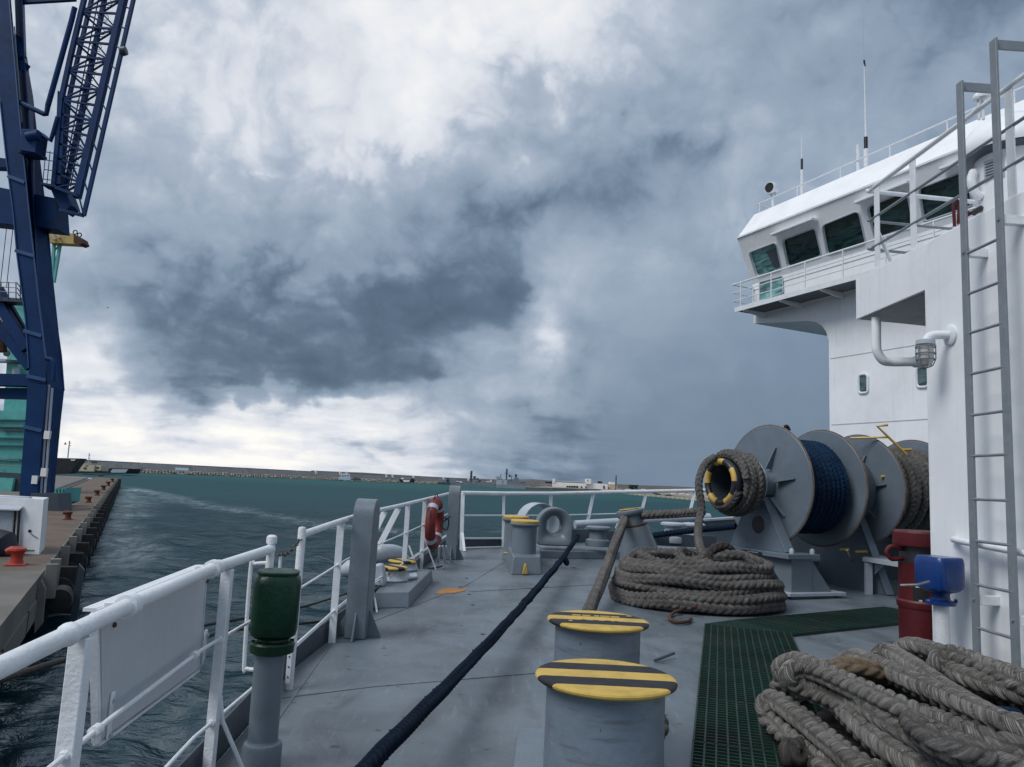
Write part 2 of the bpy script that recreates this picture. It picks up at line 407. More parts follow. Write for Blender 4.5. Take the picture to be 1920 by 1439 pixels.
WHITE = paint('white_paint', (.86, .88, .905), .36, .04, 1.2, (.50, .50, .50), .16, .9, bump=.22, bscale=9, streak=.10)
WHITER = paint('white_rail_paint', (.76, .79, .82), .42, .05, 6.0, (.34, .30, .25), .20, 5.0, rust=.08, rscale=22, bump=.30, bscale=70)
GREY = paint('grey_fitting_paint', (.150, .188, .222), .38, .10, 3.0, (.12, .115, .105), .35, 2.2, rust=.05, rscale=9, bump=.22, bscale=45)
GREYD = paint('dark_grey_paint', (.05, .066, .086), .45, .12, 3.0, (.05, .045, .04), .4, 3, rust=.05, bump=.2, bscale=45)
GREYL = paint('pale_grey_paint', (.42, .47, .53), .42, .06, 4.0, (.22, .2, .18), .25, 4, rust=.06, bump=.22, bscale=50)
LADGREY = paint('ladder_grey_paint', (.20, .23, .26), .5, .10, 6.0, (.15, .11, .08), .35, 6, rust=.12, rscale=14, bump=.2, bscale=70)
YELLOW = paint('yellow_paint', (.60, .39, .085), .42, .08, 6, (.26, .15, .04), .35, 7, rust=.03, bump=.15)
BLACK = paint('black_paint', (.018, .018, .022), .4, .1, 6, (.06, .055, .05), .35, 7, bump=.15)
GREEN = paint('dark_green_enamel', (.002, .030, .013), .34, .2, 5, (.002, .018, .008), .5, 6, bump=.35, bscale=40, spec=.35)
GRATE = paint('green_grating_plastic', (.003, .026, .018), .55, .45, 1.2, (.035, .036, .032), .75, 1.6, bump=.1)
GREENP = paint('green_deck_paint', (.012, .06, .035), .6, .15, 4, (.08, .09, .09), .4, 6, bump=.1)
RED = paint('red_paint', (.085, .006, .009), .45, .14, 4, (.09, .01, .012), .5, 4, bump=.18)
REDB = paint('red_buoy', (.18, .014, .012), .5, .12, 6, (.16, .02, .015), .4, 8, bump=.15)
BLUE = paint('blue_enamel', (.003, .036, .18), .32, .12, 5, (.01, .03, .09), .4, 6, bump=.22, bscale=40, coat=.3)
CRANE = paint('crane_blue_paint', (.004, .033, .118), .6, .18, .35, (.006, .018, .05), .5, .5, rust=.01, rscale=3, bump=.0, spec=.2)
TEAL = paint('teal_paint', (.11, .42, .39), .5, .12, .5, (.03, .14, .15), .5, .6, bump=0)
TAN = paint('tan_yellow_paint', (.50, .36, .12), .55, .1, .8, (.3, .2, .1), .4, 1, bump=0)
CREAM = paint('cream_paint', (.55, .49, .36), .6, .08, .4, (.3, .26, .2), .4, .6, bump=0)
CONC = paint('concrete', (.15, .14, .125), .85, .22, .25, (.12, .11, .095), .6, .35, bump=.3, bscale=8)
CONCP = paint('pale_concrete', (.22, .21, .19), .85, .16, .6, (.18, .16, .13), .5, .8, bump=.3, bscale=8)
APRON = paint('rusty_concrete', (.12, .092, .07), .85, .25, .3, (.12, .065, .035), .7, .25, bump=.3, bscale=8)
RUBBER = paint('black_rubber', (.012, .012, .013), .7, .2, 3, (.03, .03, .03), .4, 3, bump=.2)
RUST = paint('rust_steel', (.075, .032, .017), .8, .3, 6, (.05, .025, .015), .6, 8, bump=.4, bscale=60)
RUSTR = paint('rusty_red_paint', (.10, .030, .018), .75, .2, 2, (.10, .04, .02), .6, 3, bump=.2)
STEEL = paint('worn_steel', (.25, .25, .25), .45, .2, 8, (.1, .07, .05), .5, 9, metal=.6, bump=.15)
CHAINM = paint('dark_chain_steel', (.05, .04, .038), .6, .4, 20, (.3, .28, .25), .4, 18, bump=.2)
ORANGEP = paint('orange_primer', (.42, .18, .035), .7, .15, 8, (.2, .17, .14), .6, 7, bump=.05)
HULLB = paint('black_hull', (.012, .012, .014), .55, .2, .3, bump=0)
NAVY = paint('warship_grey', (.17, .20, .23), .6, .12, .1, (.09, .1, .11), .4, .2, bump=0)
ROCK = paint('pale_rock', (.34, .30, .25), .9, .35, .25, (.12, .1, .08), .6, .4, bump=0)
BWALL = paint('breakwater_concrete', (.50, .475, .455), .9, .12, .06, (.16, .15, .14), .5, .12, bump=0)
FARWHITE = paint('far_white_wall', (.85, .84, .82), .8, .06, .1, (.45, .42, .38), .4, .15, bump=0)
SAND = paint('far_sand_wall', (.55, .47, .37), .9, .15, .15, (.22, .17, .13), .5, .2, bump=0)
DARKVEG = paint('far_dark_bush', (.035, .045, .03), .9, .4, .8, bump=0)
BLACKPL = paint('black_plastic', (.012, .012, .013), .45, .2, 10, bump=.05)
ROPEG = rope_mat('grey_rope_fibre', (.088, .083, .079), (.155, .147, .140), wear=(.32, .305, .29))
ROPEF = rope_mat('weathered_rope_fibre', (.100, .093, .085), (.225, .214, .200), wear=(.50, .48, .45))
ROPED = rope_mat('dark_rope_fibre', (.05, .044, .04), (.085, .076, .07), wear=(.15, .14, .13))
ROPEB = rope_mat('blue_rope_fibre', (.004, .018, .052), (.008, .036, .092), wear=(.025, .075, .15))
ROPEN = rope_mat('navy_rope_fibre', (.003, .010, .026), (.005, .019, .046), wear=(.016, .042, .08))
def glass_mat(name, col, rough=.04):
    m = bpy.data.materials.new(name); m.use_nodes = True; n = N(m.node_tree); b = n.n['Principled BSDF']
    tc = n.new('ShaderNodeTexCoord').outputs['Object']
    v = n.noise(n.v('MULTIPLY', tc, (.8, .8, 3.2)), 1.5, 5, .6, dist=1.5)
    n.put(b.inputs['Base Color'], n.mix(n.step(v, .35, .7), tuple(c*.35 for c in col), tuple(c*1.9 for c in col)))
    b.inputs['Roughness'].default_value = rough; b.inputs['IOR'].default_value = 1.5
    return m
GLASS = glass_mat('tinted_window_glass', (.010, .036, .038))
GLASSD = glass_mat('dark_window_glass', (.02, .03, .034))
def tint_glass():
    m = bpy.data.materials.new('clear_teal_glass'); m.use_nodes = True; n = N(m.node_tree); n.n.clear()
    tr = n.new('ShaderNodeBsdfTransparent'); tr.inputs[0].default_value = (.22, .50, .50, 1)
    gl = n.new('ShaderNodeBsdfGlossy'); gl.inputs['Roughness'].default_value = .03
    mx = n.new('ShaderNodeMixShader'); mx.inputs[0].default_value = .10
    o = n.new('ShaderNodeOutputMaterial'); n.l.new(tr.outputs[0], mx.inputs[1]); n.l.new(gl.outputs[0], mx.inputs[2]); n.l.new(mx.outputs[0], o.inputs[0])
    return m
GLASST = tint_glass()

# ================================================================== the setting
def W(px, py): return Zp(px, py, SEA)
def water_mat():
    m = bpy.data.materials.new('harbour_water'); m.use_nodes = True; n = N(m.node_tree); b = n.n['Principled BSDF']
    tc = n.new('ShaderNodeTexCoord').outputs['Object']; x, y, z = n.xyz(tc)
    big = n.noise(tc, .012, 4, .6)
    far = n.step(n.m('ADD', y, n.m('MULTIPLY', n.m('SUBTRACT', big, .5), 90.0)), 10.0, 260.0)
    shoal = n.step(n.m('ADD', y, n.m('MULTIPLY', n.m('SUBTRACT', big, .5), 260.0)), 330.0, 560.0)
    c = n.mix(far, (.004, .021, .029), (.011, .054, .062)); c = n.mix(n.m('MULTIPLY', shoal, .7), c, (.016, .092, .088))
    # foam: a long drifting line and the wash beside the quay
    def segd(a, bb):
        a = Vector((a.x, a.y, 0)); e = Vector((bb.x, bb.y, 0))-a; L = e.length; e /= L
        rel = n.v('SUBTRACT', n.comb(x, y, 0.0), tuple(a))
        t = n.m('MINIMUM', n.m('MAXIMUM', n.v('DOT_PRODUCT', rel, tuple(e)), 0.0), L)
        return n.v('LENGTH', n.v('SUBTRACT', rel, n.v('SCALE', tuple(e), scale=t)))
    jit = n.m('MULTIPLY', n.m('SUBTRACT', n.noise(tc, .09, 5, .65), .5), 16.0)
    def band(pl, w0):
        d = None
        for a, bb in zip(pl[:-1], pl[1:]):
            s = segd(a, bb); d = s if d is None else n.m('MINIMUM', d, s)
        return n.m('SUBTRACT', 1.0, n.step(n.m('ADD', d, jit), 0.0, w0))
    b1 = band([W(232, 913), W(300, 928), W(400, 951), W(520, 970), W(640, 988), W(760, 1000)], 6.0)
    b2 = band([W(246, 918), W(232, 935), W(216, 962)], 8.0)
    b3 = band([W(212, 965), W(205, 1000), W(190, 1060)], 5.5)
    streak = n.noise(n.v('MULTIPLY', tc, (.5, .22, 1)), 1.6, 6, .7, dist=.6)
    fo = n.m('ADD', n.m('ADD', n.m('MULTIPLY', b1, .40), n.m('MULTIPLY', b2, .48)), n.m('MULTIPLY', b3, .42), clamp=True)
    fo = n.m('MULTIPLY', fo, n.step(streak, .34, .70))
    flk = n.m('MULTIPLY', n.step(n.noise(n.v('MULTIPLY', tc, (1.0, .6, 1)), .55, 6, .72), .66, .80), n.m('SUBTRACT', 1.0, far))
    fo = n.m('ADD', fo, n.m('MULTIPLY', flk, .05), clamp=True)
    c = n.mix(fo, c, (.45, .52, .57))
    sw = n.noise(n.v('MULTIPLY', tc, (.35, .8, 1)), .55, 3, .55, dist=.5)
    md = n.noise(n.v('MULTIPLY', tc, (.6, 1.0, 1)), 1.5, 4, .6, dist=.7)
    fi = n.noise(n.v('MULTIPLY', tc, (.7, 1.0, 1)), 6.0, 3, .6)
    h = n.m('ADD', n.m('ADD', n.m('MULTIPLY', sw, .9), n.m('MULTIPLY', md, .42)), n.m('MULTIPLY', fi, .07))
    bp = n.new('ShaderNodeBump'); bp.inputs['Strength'].default_value = 1.0; bp.inputs['Distance'].default_value = .30
    n.put(bp.inputs['Height'], h); nm = bp.outputs[0]
    n.n.remove(b); out = n.n['Material Output']
    df = n.new('ShaderNodeBsdfDiffuse'); n.put(df.inputs[0], c); n.l.new(nm, df.inputs['Normal'])
    gl = n.new('ShaderNodeBsdfGlossy'); gl.inputs[0].default_value = (.8, .9, .95, 1); n.l.new(nm, gl.inputs['Normal'])
    n.put(gl.inputs['Roughness'], n.m('ADD', .12, n.m('MULTIPLY', far, .25)))
    fr = n.new('ShaderNodeFresnel'); fr.inputs[0].default_value = 1.33; n.l.new(nm, fr.inputs['Normal'])
    fac = n.m('MULTIPLY', n.m('MINIMUM', fr.outputs[0], n.m('SUBTRACT', .16, n.m('MULTIPLY', far, .07))), n.m('SUBTRACT', 1.0, fo))
    mx = n.new('ShaderNodeMixShader'); n.put(mx.inputs[0], fac); n.l.new(df.outputs[0], mx.inputs[1]); n.l.new(gl.outputs[0], mx.inputs[2])
    n.l.new(mx.outputs[0], out.inputs[0])
    return m
def sea():
    na, nr_ = 520, 820
    az = np.radians(np.linspace(-52, 32, na)); r = 7.0*np.exp(np.linspace(0, np.log(9000/7.0), nr_))
    R_, A_ = np.meshgrid(r, az, indexing='ij'); X = R_*np.sin(A_); Y = R_*np.cos(A_); Zh = np.zeros_like(X)
    sp_ = np.maximum(np.gradient(r)[:, None]*np.ones_like(X), R_*(az[1]-az[0]))
    g = np.random.default_rng(3)
    for i in range(54):
        lam = .55*(1.075**i)*g.uniform(.9, 1.1); th = radians(62)+g.normal()*.55; kx, ky = 2*pi/lam*cos(th), 2*pi/lam*sin(th)
        amp = .0105*lam**.85*(1 if lam < 5 else 5/lam)
        damp = np.clip((lam/sp_-2.2)/2.5, 0, 1)
        ph = kx*X+ky*Y+g.uniform(0, 6.28)+.6*np.sin(X*.05+Y*.031+i)
        Zh += amp*damp*(1-2*np.abs(np.sin(ph/2))**1.0+.27) if i % 3 == 0 else amp*damp*np.sin(ph)
    gust = .75+.5*np.sin(X*.021+1)*np.sin(Y*.017)
    V = np.stack([X, Y, SEA+Zh*gust], -1).reshape(-1, 3)
    i = np.arange(nr_-1)[:, None]; j = np.arange(na-1)[None, :]
    Fq = np.stack([i*na+j, i*na+j+1, (i+1)*na+j+1, (i+1)*na+j], -1).reshape(-1, 4)[:, ::-1]
    nv = len(V); V = np.concatenate([V, np.array([(-6000, -400, SEA-.7), (6000, -400, SEA-.7), (6000, 12000, SEA-.7), (-6000, 12000, SEA-.7)])])
    Fq = np.concatenate([Fq, np.array([[nv, nv+1, nv+2, nv+3]])]); nF = len(Fq)
    me = bpy.data.meshes.new('water'); me.vertices.add(len(V)); me.vertices.foreach_set('co', V.ravel())
    me.loops.add(nF*4); me.loops.foreach_set('vertex_index', Fq.ravel().astype(np.int32))
    me.polygons.add(nF); me.polygons.foreach_set('loop_start', np.arange(0, nF*4, 4, dtype=np.int32)); me.polygons.foreach_set('loop_total', np.full(nF, 4, dtype=np.int32))
    me.update(calc_edges=True)
    me.polygons.foreach_set('use_smooth', [True]*nF)
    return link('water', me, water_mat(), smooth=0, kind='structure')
sea()

# ---- deck outline (plan), seen from the rail positions
RAILPX = [(570, 1001), (676, 966), (760, 946), (845, 925)]
left = [(-1.30, -4), (-1.36, 1.5), (-1.44, 3.2), (-1.52, 4.8), (-1.62, 6.2)] + [(G(*p, 1.1).x, G(*p, 1.1).y) for p in RAILPX[1:]]
bow = [(P(945, 926, 16.2).x, 16.2), (P(1033, 926, 17.2).x, 17.2), (P(1113, 924, 18.2).x, 18.2), (P(1212, 922, 19.0).x, 19.0), (P(1303, 920, 19.5).x, 19.5)]
outline = left+bow+[(8.0, 20.8), (12.5, 28), (16, 36), (18, 36), (18, -4)]
def deck_mat():
    m = bpy.data.materials.new('deck_paint'); m.use_nodes = True; n = N(m.node_tree); b = n.n['Principled BSDF']
    tc = n.new('ShaderNodeTexCoord').outputs['Object']
    a = n.noise(tc, .9, 7, .65, dist=.5); c = n.mix(n.step(a, .3, .7), (.102, .130, .154), (.160, .194, .222))
    s1 = n.noise(n.v('MULTIPLY', tc, (1.0, .45, 1)), 1.7, 8, .7, dist=.9)                          # brown-grey grime
    c = n.mix(n.m('MULTIPLY', n.step(s1, .47, .66), .65), c, (.066, .076, .082))
    pt = n.noise(tc, .55, 3, .5)
    c = n.mix(n.m('MULTIPLY', n.step(pt, .54, .62), .6), c, (.160, .195, .225))                      # repainted patches
    sc = n.noise(n.v('MULTIPLY', tc, (9, 1.1, 1)), 2.2, 5, .7, dist=.35)                              # drag scuffs
    c = n.mix(n.m('MULTIPLY', n.step(sc, .56, .70), .6), c, (.21, .245, .275))
    sk = n.noise(n.v('MULTIPLY', tc, (1.2, 8, 1)), 2.0, 5, .7, dist=.5)
    c = n.mix(n.m('MULTIPLY', n.step(sk, .64, .74), .45), c, (.07, .072, .075))
    sp = n.noise(tc, 9.0, 2, .5); c = n.mix(n.m('MULTIPLY', n.step(sp, .715, .735), .75), c, (.03, .03, .03))   # small dark spots
    ru = n.noise(tc, 2.6, 9, .72, dist=.4); c = n.mix(n.m('MULTIPLY', n.step(ru, .68, .76), .5), c, (.13, .075, .04))
    n.put(b.inputs['Base Color'], c)
    n.put(b.inputs['Roughness'], n.m('ADD', .14, n.m('MULTIPLY', n.noise(tc, 1.6, 6, .65, dist=.5), .55)))
    bp = n.new('ShaderNodeBump'); bp.inputs['Strength'].default_value = .35; bp.inputs['Distance'].default_value = .02
    n.put(bp.inputs['Height'], n.m('ADD', n.noise(tc, 1.1, 3, .5), n.m('MULTIPLY', n.noise(tc, 60, 3, .6), .12))); n.l.new(bp.outputs[0], b.inputs['Normal'])
    return m
DECKM = deck_mat()
deck = MB().prism([(x, y, dz(y)) for x, y in outline], (0, 0, -.08)).build('ship_deck', DECKM, smooth=0, kind='structure')
def strip(pxs, w=.022, h=.010, name='weld_seam', mat=None, z=0.0):
    pts = [G(*p) for p in pxs]; m = MB()
    for a, b2 in zip(pts[:-1], pts[1:]): m.bar(a+Vector((0, 0, z)), b2+Vector((0, 0, z)), w, h, up=DN)
    return m.build(name, mat or DECKM, deck, smooth=0)
for pl in [[(520, 1310), (700, 1288), (1010, 1262)], [(470, 1420), (640, 1180), (745, 1085)], [(700, 1165), (870, 1100), (960, 1045)],
           [(880, 1110), (1150, 1095)], [(1245, 1165), (1310, 1155)]]:
    strip(pl)
hullp = [(x, y, dz(y)-.08) for x, y in outline]
MB().prism([(x*1.0-.02, y, dz(y)-.085) for x, y in outline], (0, 0, SEA-1.5)).build('ship_hull', paint('hull_side_paint', (.03, .05, .09), .5, .1, 1, bump=.1), smooth=0, kind='structure')
# coaming along the deck edge
cm = MB()
cp = [Vector((x, y, dz(y))) for x, y in left+bow]
for a, b2 in zip(cp[:-1], cp[1:]):
    cm.bar(a+Vector((-.02, 0, .09)), b2+Vector((-.02, 0, .09)), .012, .20)
cm.build('deck_edge_coaming', GREYD, deck, smooth=0)

# ---- quay
ORD = 'first second third fourth fifth sixth seventh eighth ninth tenth eleventh twelfth thirteenth fourteenth fifteenth sixteenth seventeenth eighteenth nineteenth twentieth'.split()
def ordn(i): return ORD[i-1] if i <= 20 else 'twenty-'+ORD[i-21]
E0 = Vector((-14.77, 22.93, QUAY)); QD = (Vector((-118.93, 230.62, QUAY))-E0).normalized(); QP = Vector((QD.y, -QD.x, 0))   # QP points to the water
def Q(t, s, z=0): return E0+QD*t-QP*s+Vector((0, 0, z))
TEND = 232.0
endL = Zp(60, 889.5, QUAY)
quay = MB().prism([Q(-60, 1.2), Q(TEND, 1.2), endL, endL+Vector((-160, 10, 0)), Q(-60, 260)], (0, 0, SEA-QUAY-3)).build('quay', CONC, smooth=0, kind='structure')
MB().prism([Q(-60, 0), Q(TEND, 0), Q(TEND, 1.2), Q(-60, 1.2)], (0, 0, -.9)).build('cope_beam', CONC, quay, smooth=0)
MB().prism([Q(13, .12, .008), Q(TEND-1, .12, .008), Q(TEND-1, 5.6, .008), Q(13, 5.6, .008)], (0, 0, -.004)).build('rusty_apron', APRON, quay, smooth=0)
for s in (6.2, 7.4):
    MB().bar(Q(10, s, .05), Q(TEND-2, s, .05), .14, .14).build('crane_rail', GREYD, quay, smooth=0)
MB().prism([Q(10, 5.8, .012), Q(TEND-2, 5.8, .012), Q(TEND-2, 7.8, .012), Q(10, 7.8, .012)], (0, 0, -.004)).build('rail_trench', paint('dark_trench', (.06, .055, .05), .9, .3, .5, bump=0), quay, smooth=0)
# concrete slab face panels along the near quay side
for i in range(6):
    t0 = -12+i*6.6
    MB().prism([Q(t0, -.06, -.9), Q(t0+6.2, -.06, -.9), Q(t0+6.2, -.06, -1.75), Q(t0, -.06, -1.75)], QP*-.2).build('quay_face_panel', CONC, quay, smooth=0)
# fenders: pale concrete post, black rubber body
def fender():
    o = thing('quay_fender', 'pale fender post with black rubber pads, first along the quay from the red bollard', 'fender', Q(0, 0), 'fender posts in a row along the quay edge')
    c = Q(0, -.23)
    MB().box(c+Vector((0, 0, -.62)), (.46, .30, 1.7), rz=atan2(QP.y, QP.x)).build('post', CONCP, o, bevel=.03, smooth=0)
    m = MB(); m.lathe([(.3, 0), (.62, .05), (.7, .3), (.62, .6), (.3, .66)], Q(.18, -.5, -1.35), QD, 18).build('rubber_pad', RUBBER, o)
    MB().box(Q(.55, -.65, -1.3), (1.0, .3, 2.2), rz=atan2(QP.y, QP.x)).build('face_panel', RUBBER, o, bevel=.04, smooth=0)
    return o
fd = fender(); fd.location = Q(15.5, 0); 
for i in range(1, 36):
    copy_tree(fd, QD*(6.1*i), 'pale fender post with black rubber pads, %s along the quay from the red bollard' % ordn(i+1) if i < 14 else 'one of the smallest far fender posts toward the end of the quay edge')
# the two damaged near fender pieces
fo = thing('broken_fender', 'large black drum fender with a split pale face board, nearest on the quay edge', 'fender', Q(11.5, 0))
MB().lathe([(.25, 0), (.50, .03), (.55, .5), (.50, 1.5), (.25, 1.55)], Q(12.2, -.75, -1.25), QD, 24).build('drum', RUBBER, fo)
MB().box(Q(12.0, -.35, -.35), (.5, .2, 1.5), rz=atan2(QP.y, QP.x)).build('face_board', CONCP, fo, bevel=.03, smooth=0)
MB().prism([Q(13.6, -1.3, .2), Q(13.6, -1.55, -.1), Q(13.6, -1.5, -2.6), Q(13.6, -1.2, -2.4)], QD*.3).build('torn_panel', GREYD, fo, smooth=0)
MB().prism([Q(10.6, -.1, -.1), Q(10.6, -.3, -.5), Q(10.6, -.35, -1.9), Q(10.6, -.1, -2.3), Q(10.6, .0, -1.2)], QD*.3).build('torn_lining', CONCP, fo, smooth=0)

# quay bollards
def q_bollard(p, k, mat, label, group=None):
    o = thing('quay_bollard', label, 'bollard', p, group)
    MB().box(p+Vector((0, 0, .04*k)), (1.25*k, 1.0*k, .08*k), rz=atan2(QD.y, QD.x)).build('base_plate', mat, o, bevel=.01*k)
    MB().lathe([(.46*k, .06*k), (.36*k, .12*k), (.30*k, .35*k), (.31*k, .62*k), (.38*k, .74*k), (.44*k, .82*k), (.42*k, .92*k), (.30*k, .99*k), (0, 1.0*k)], p, n=20).build('post', mat, o)
    m = MB().tube([p+Vector((0, 0, .80*k)), p-QP*.35*k+Vector((0, 0, .82*k)), p-QP*.58*k+Vector((0, 0, .74*k))], [.26*k, .24*k, .14*k], 12).build('horn', mat, o)
    return o
q_bollard(Zp(30, 1060, QUAY), .82, paint('bollard_red', (.36, .035, .02), .5, .1, 3, bump=.1), 'bright red horned bollard beside the white gangway house on the quay')
names = ['second', 'third', 'fourth', 'fifth', 'sixth', 'seventh']
for i, (x, y, w) in enumerate([(127, 975, .72), (166, 943, .75), (182, 929.5, .8), (194, 919.5, .85), (203, 911.5, .9), (211, 904.5, .9)]):
    q_bollard(Zp(x, y, QUAY), w, RUSTR, 'rusty red quay bollard, %s along the quay edge from the bright red one' % names[i], 'rusty bollards along the quay edge')

# ---- breakwater and far shore
def fbox(px0, py0, px1, py1, Y, depth, m=None):       # a box filling a pixel rectangle at depth Y
    a, b2 = P(px0, py0, Y), P(px1, py1, Y)
    c = (a+b2)/2+Vector((0, depth/2, 0)); m = m or MB()
    return m.box(c, (abs(b2.x-a.x), depth, abs(a.z-b2.z)))
BA = W(240, 886); BB = W(840, 909); BD = (BB-BA).normalized(); BN = Vector((BD.y, -BD.x, 0))   # BN towards us
b0 = BA-BD*170; bl = (BB-BA).length+170+260
bk = thing('breakwater', 'long pale concrete breakwater wall across the harbour mouth', 'breakwater', b0)
ztop = 7.1
k = 0; t = 0
while t < bl:
    ln = 46 if t < 260 else 62; ln = min(ln, bl-t)
    hgt = ztop+(.25 if k % 3 == 1 else 0)
    MB().prism([b0+BD*(t+.12)-BN*6, b0+BD*(t+ln-.12)-BN*6, b0+BD*(t+ln-.12)-BN*9, b0+BD*(t+.12)-BN*9], (0, 0, hgt)).build('wall_panel', BWALL, bk, smooth=0)
    t += ln; k += 1
MB().prism([b0-BN*1, b0+BD*bl-BN*1, b0+BD*bl-BN*12, b0-BN*12], (0, 0, 2.2)).build('base_slab', CONC, bk, smooth=0)
MB().bar(b0+BD*0-BN*9.6+Vector((0, 0, ztop+.3)), b0+BD*bl-BN*9.6+Vector((0, 0, ztop+.1)), .8, .7).build('parapet', GREYD, bk, smooth=0)
for tt in (360, 392, 460, 470, 505, 560, 610, 660):
    MB().box(b0+BD*tt-BN*5.6+Vector((0, 0, ztop-.6)), (2.2, 1.4, 3.4), rz=atan2(BD.y, BD.x)).build('buttress', FARWHITE, bk, smooth=0)
# rock armour in front: individual boulders
def rock_mesh(seed):
    r = np.random.default_rng(seed); bm = bmesh.new(); bmesh.ops.create_icosphere(bm, subdivisions=1, radius=1)
    for v in bm.verts: v.co *= float(r.uniform(.7, 1.15))
    me = bpy.data.meshes.new('boulder'); bm.to_mesh(me); bm.free(); me.materials.append(ROCK); return me
rms = [rock_mesh(i) for i in range(5)]
cnt = 0
rv, rf = [], []
for i in range(420):
    tt = 165+i*.9+rng.uniform(-.4, .4); row = i % 3
    p = b0+BD*tt+BN*(1.2-row*1.3+rng.uniform(-.4, .4)); p.z = SEA+.35+row*.85+rng.uniform(-.2, .2)
    sc = Vector((rng.uniform(.9, 1.7), rng.uniform(.9, 1.6), rng.uniform(.7, 1.2)))
    me = rms[i % 5]
    if i % 3 == 0:
        o = bpy.data.objects.new('boulder', me); COL.objects.link(o); o.location = p; o.scale = sc; o.rotation_euler = (0, 0, rng.uniform(0, 6))
        o.parent = bk; o.matrix_parent_inverse = Matrix.Translation(-Vector(bk.location))
    else:
        bse = len(rv); rv += [(p.x+v.co.x*sc.x, p.y+v.co.y*sc.y, p.z+v.co.z*sc.z) for v in me.vertices]; rf += [tuple(bse+j for j in pl.vertices) for pl in me.polygons]
mm = MB(); mm.v, mm.f = rv, rf; ro = mm.build('rock_armour', ROCK, bk, smooth=0, kind='stuff')

# objects on the breakwater
def far_thing(name, label, cat, parts, Y, group=None):
    """parts: (part name, material, [(px0,py0,px1,py1,depth,dy)])"""
    x0, y0, x1, y1 = parts[0][2][0][:4]
    o = thing(name, label, cat, P((x0+x1)/2, y1, Y), group)
    for nm, mt, rects in parts:
        for r in rects:
            fbox(*r[:4], Y+(r[5] if len(r) > 5 else 0), r[4] if len(r) > 4 else 6).build(nm, mt, o, smooth=0)
    return o
YB = 600
far_thing('notice_board', 'large pale blue notice board low on the breakwater rocks', 'sign', [('board', paint('pale_blue_board', (.55, .66, .74), .5, .05, 1, bump=0), [(329, 877.0, 353, 882.8, .4)]), ('post', GREYL, [(333, 882.8, 334.5, 888.5, .4), (348, 882.8, 349.5, 888.5, .4)])], 580)
far_thing('moored_launch', 'small pale blue and white launch moored below the breakwater', 'boat', [('hull', paint('pale_blue_hull', (.45, .58, .68), .4, .05, 1, bump=0), [(635, 894.0, 657, 900.5, 5)]), ('cabin', FARWHITE, [(640, 888.5, 655, 894.0, 3, 1), (647, 886.5, 652, 888.5, 2, 1)]), ('window', GLASSD, [(641, 890.5, 644, 892.5, .3, .8), (646, 890.5, 649, 892.5, .3, .8), (651, 890.5, 654, 892.5, .3, .8)])], 720)
far_thing('dark_dome_tent', 'low dark hump of covered gear beside the pale blue launch', 'tarpaulin', [('cover', GREYD, [(659, 898.2, 676, 901.0, 4), (662, 896.4, 673, 898.2, 3, .5), (665, 895.4, 670, 896.4, 2, 1)])], 725)
fs = thing('fishing_boat', 'small black hulled boat with a white lifeboat on its side', 'boat', P(763, 905, 780))
MB().prism([P(748, 899, 780), P(778, 899.8, 780), P(774, 905.4, 780), P(751, 905, 780)], (0, 6, 0)).build('hull', HULLB, fs, smooth=0)
MB().prism([P(755, 900.2, 779.6), P(769, 900.4, 779.6), P(767, 904.2, 779.6), P(757, 904.2, 779.6)], (0, .3, 0)).build('lifeboat', FARWHITE, fs, smooth=0)
fbox(752, 896, 757, 899.2, 781, 3).build('wheelhouse', FARWHITE, fs, smooth=0); fbox(754.4, 894, 755, 896, 781, .4).build('mast', GREYL, fs, smooth=0)
fbox(770, 897, 776, 900, 781, 3).build('stern_house', RUSTR, fs, smooth=0)

def warship(x0, base, label, mast, parts):
    Y = 820
    o = thing('warship', label, 'warship', P(x0, base, Y))
    for nm, mt, rs in parts:
        for r in rs:
            if not isinstance(r[0], tuple): fbox(*r, Y+3, 8).build(nm, mt, o, smooth=0)
            else: MB().prism([P(*p, Y) for p in r], (0, 14, 0)).build(nm, mt, o, smooth=0)
    return o
NAVYD = paint('warship_dark_grey', (.06, .07, .08), .6, .12, .1, bump=0)
warship(880, 912, 'dark grey warship with a single black mast, farther from the white shed', 0,
    [('hull', NAVY, [[(843, 906.5), (930, 908.6), (928, 915), (848, 911.5)]]), ('superstructure', NAVY, [(868, 902, 884, 908), (890, 903, 902, 909), (905, 904.5, 922, 909.5), (852, 903.5, 862, 907)]),
     ('white_gear', FARWHITE, [(855, 902.6, 866, 905.6), (912, 902.5, 918, 904.5)]), ('mast', NAVYD, [(882.3, 883, 884.3, 903), (880.5, 893, 886.2, 894.3), (881, 888, 885.5, 889)]),
     ('radar_dome', NAVYD, [(887.5, 893, 891.5, 899), (893.5, 896.5, 896.5, 900)]), ('funnel', NAVYD, [(897, 900, 901, 904)]), ('window', NAVYD, [(870, 903.4, 882, 904.3), (892, 904.6, 900, 905.4)]),
     ('blue_crane', paint('far_blue', (.02, .07, .18), .5, .1, 1, bump=0), [(838, 897, 840.5, 908), (836, 901, 843, 903)])])
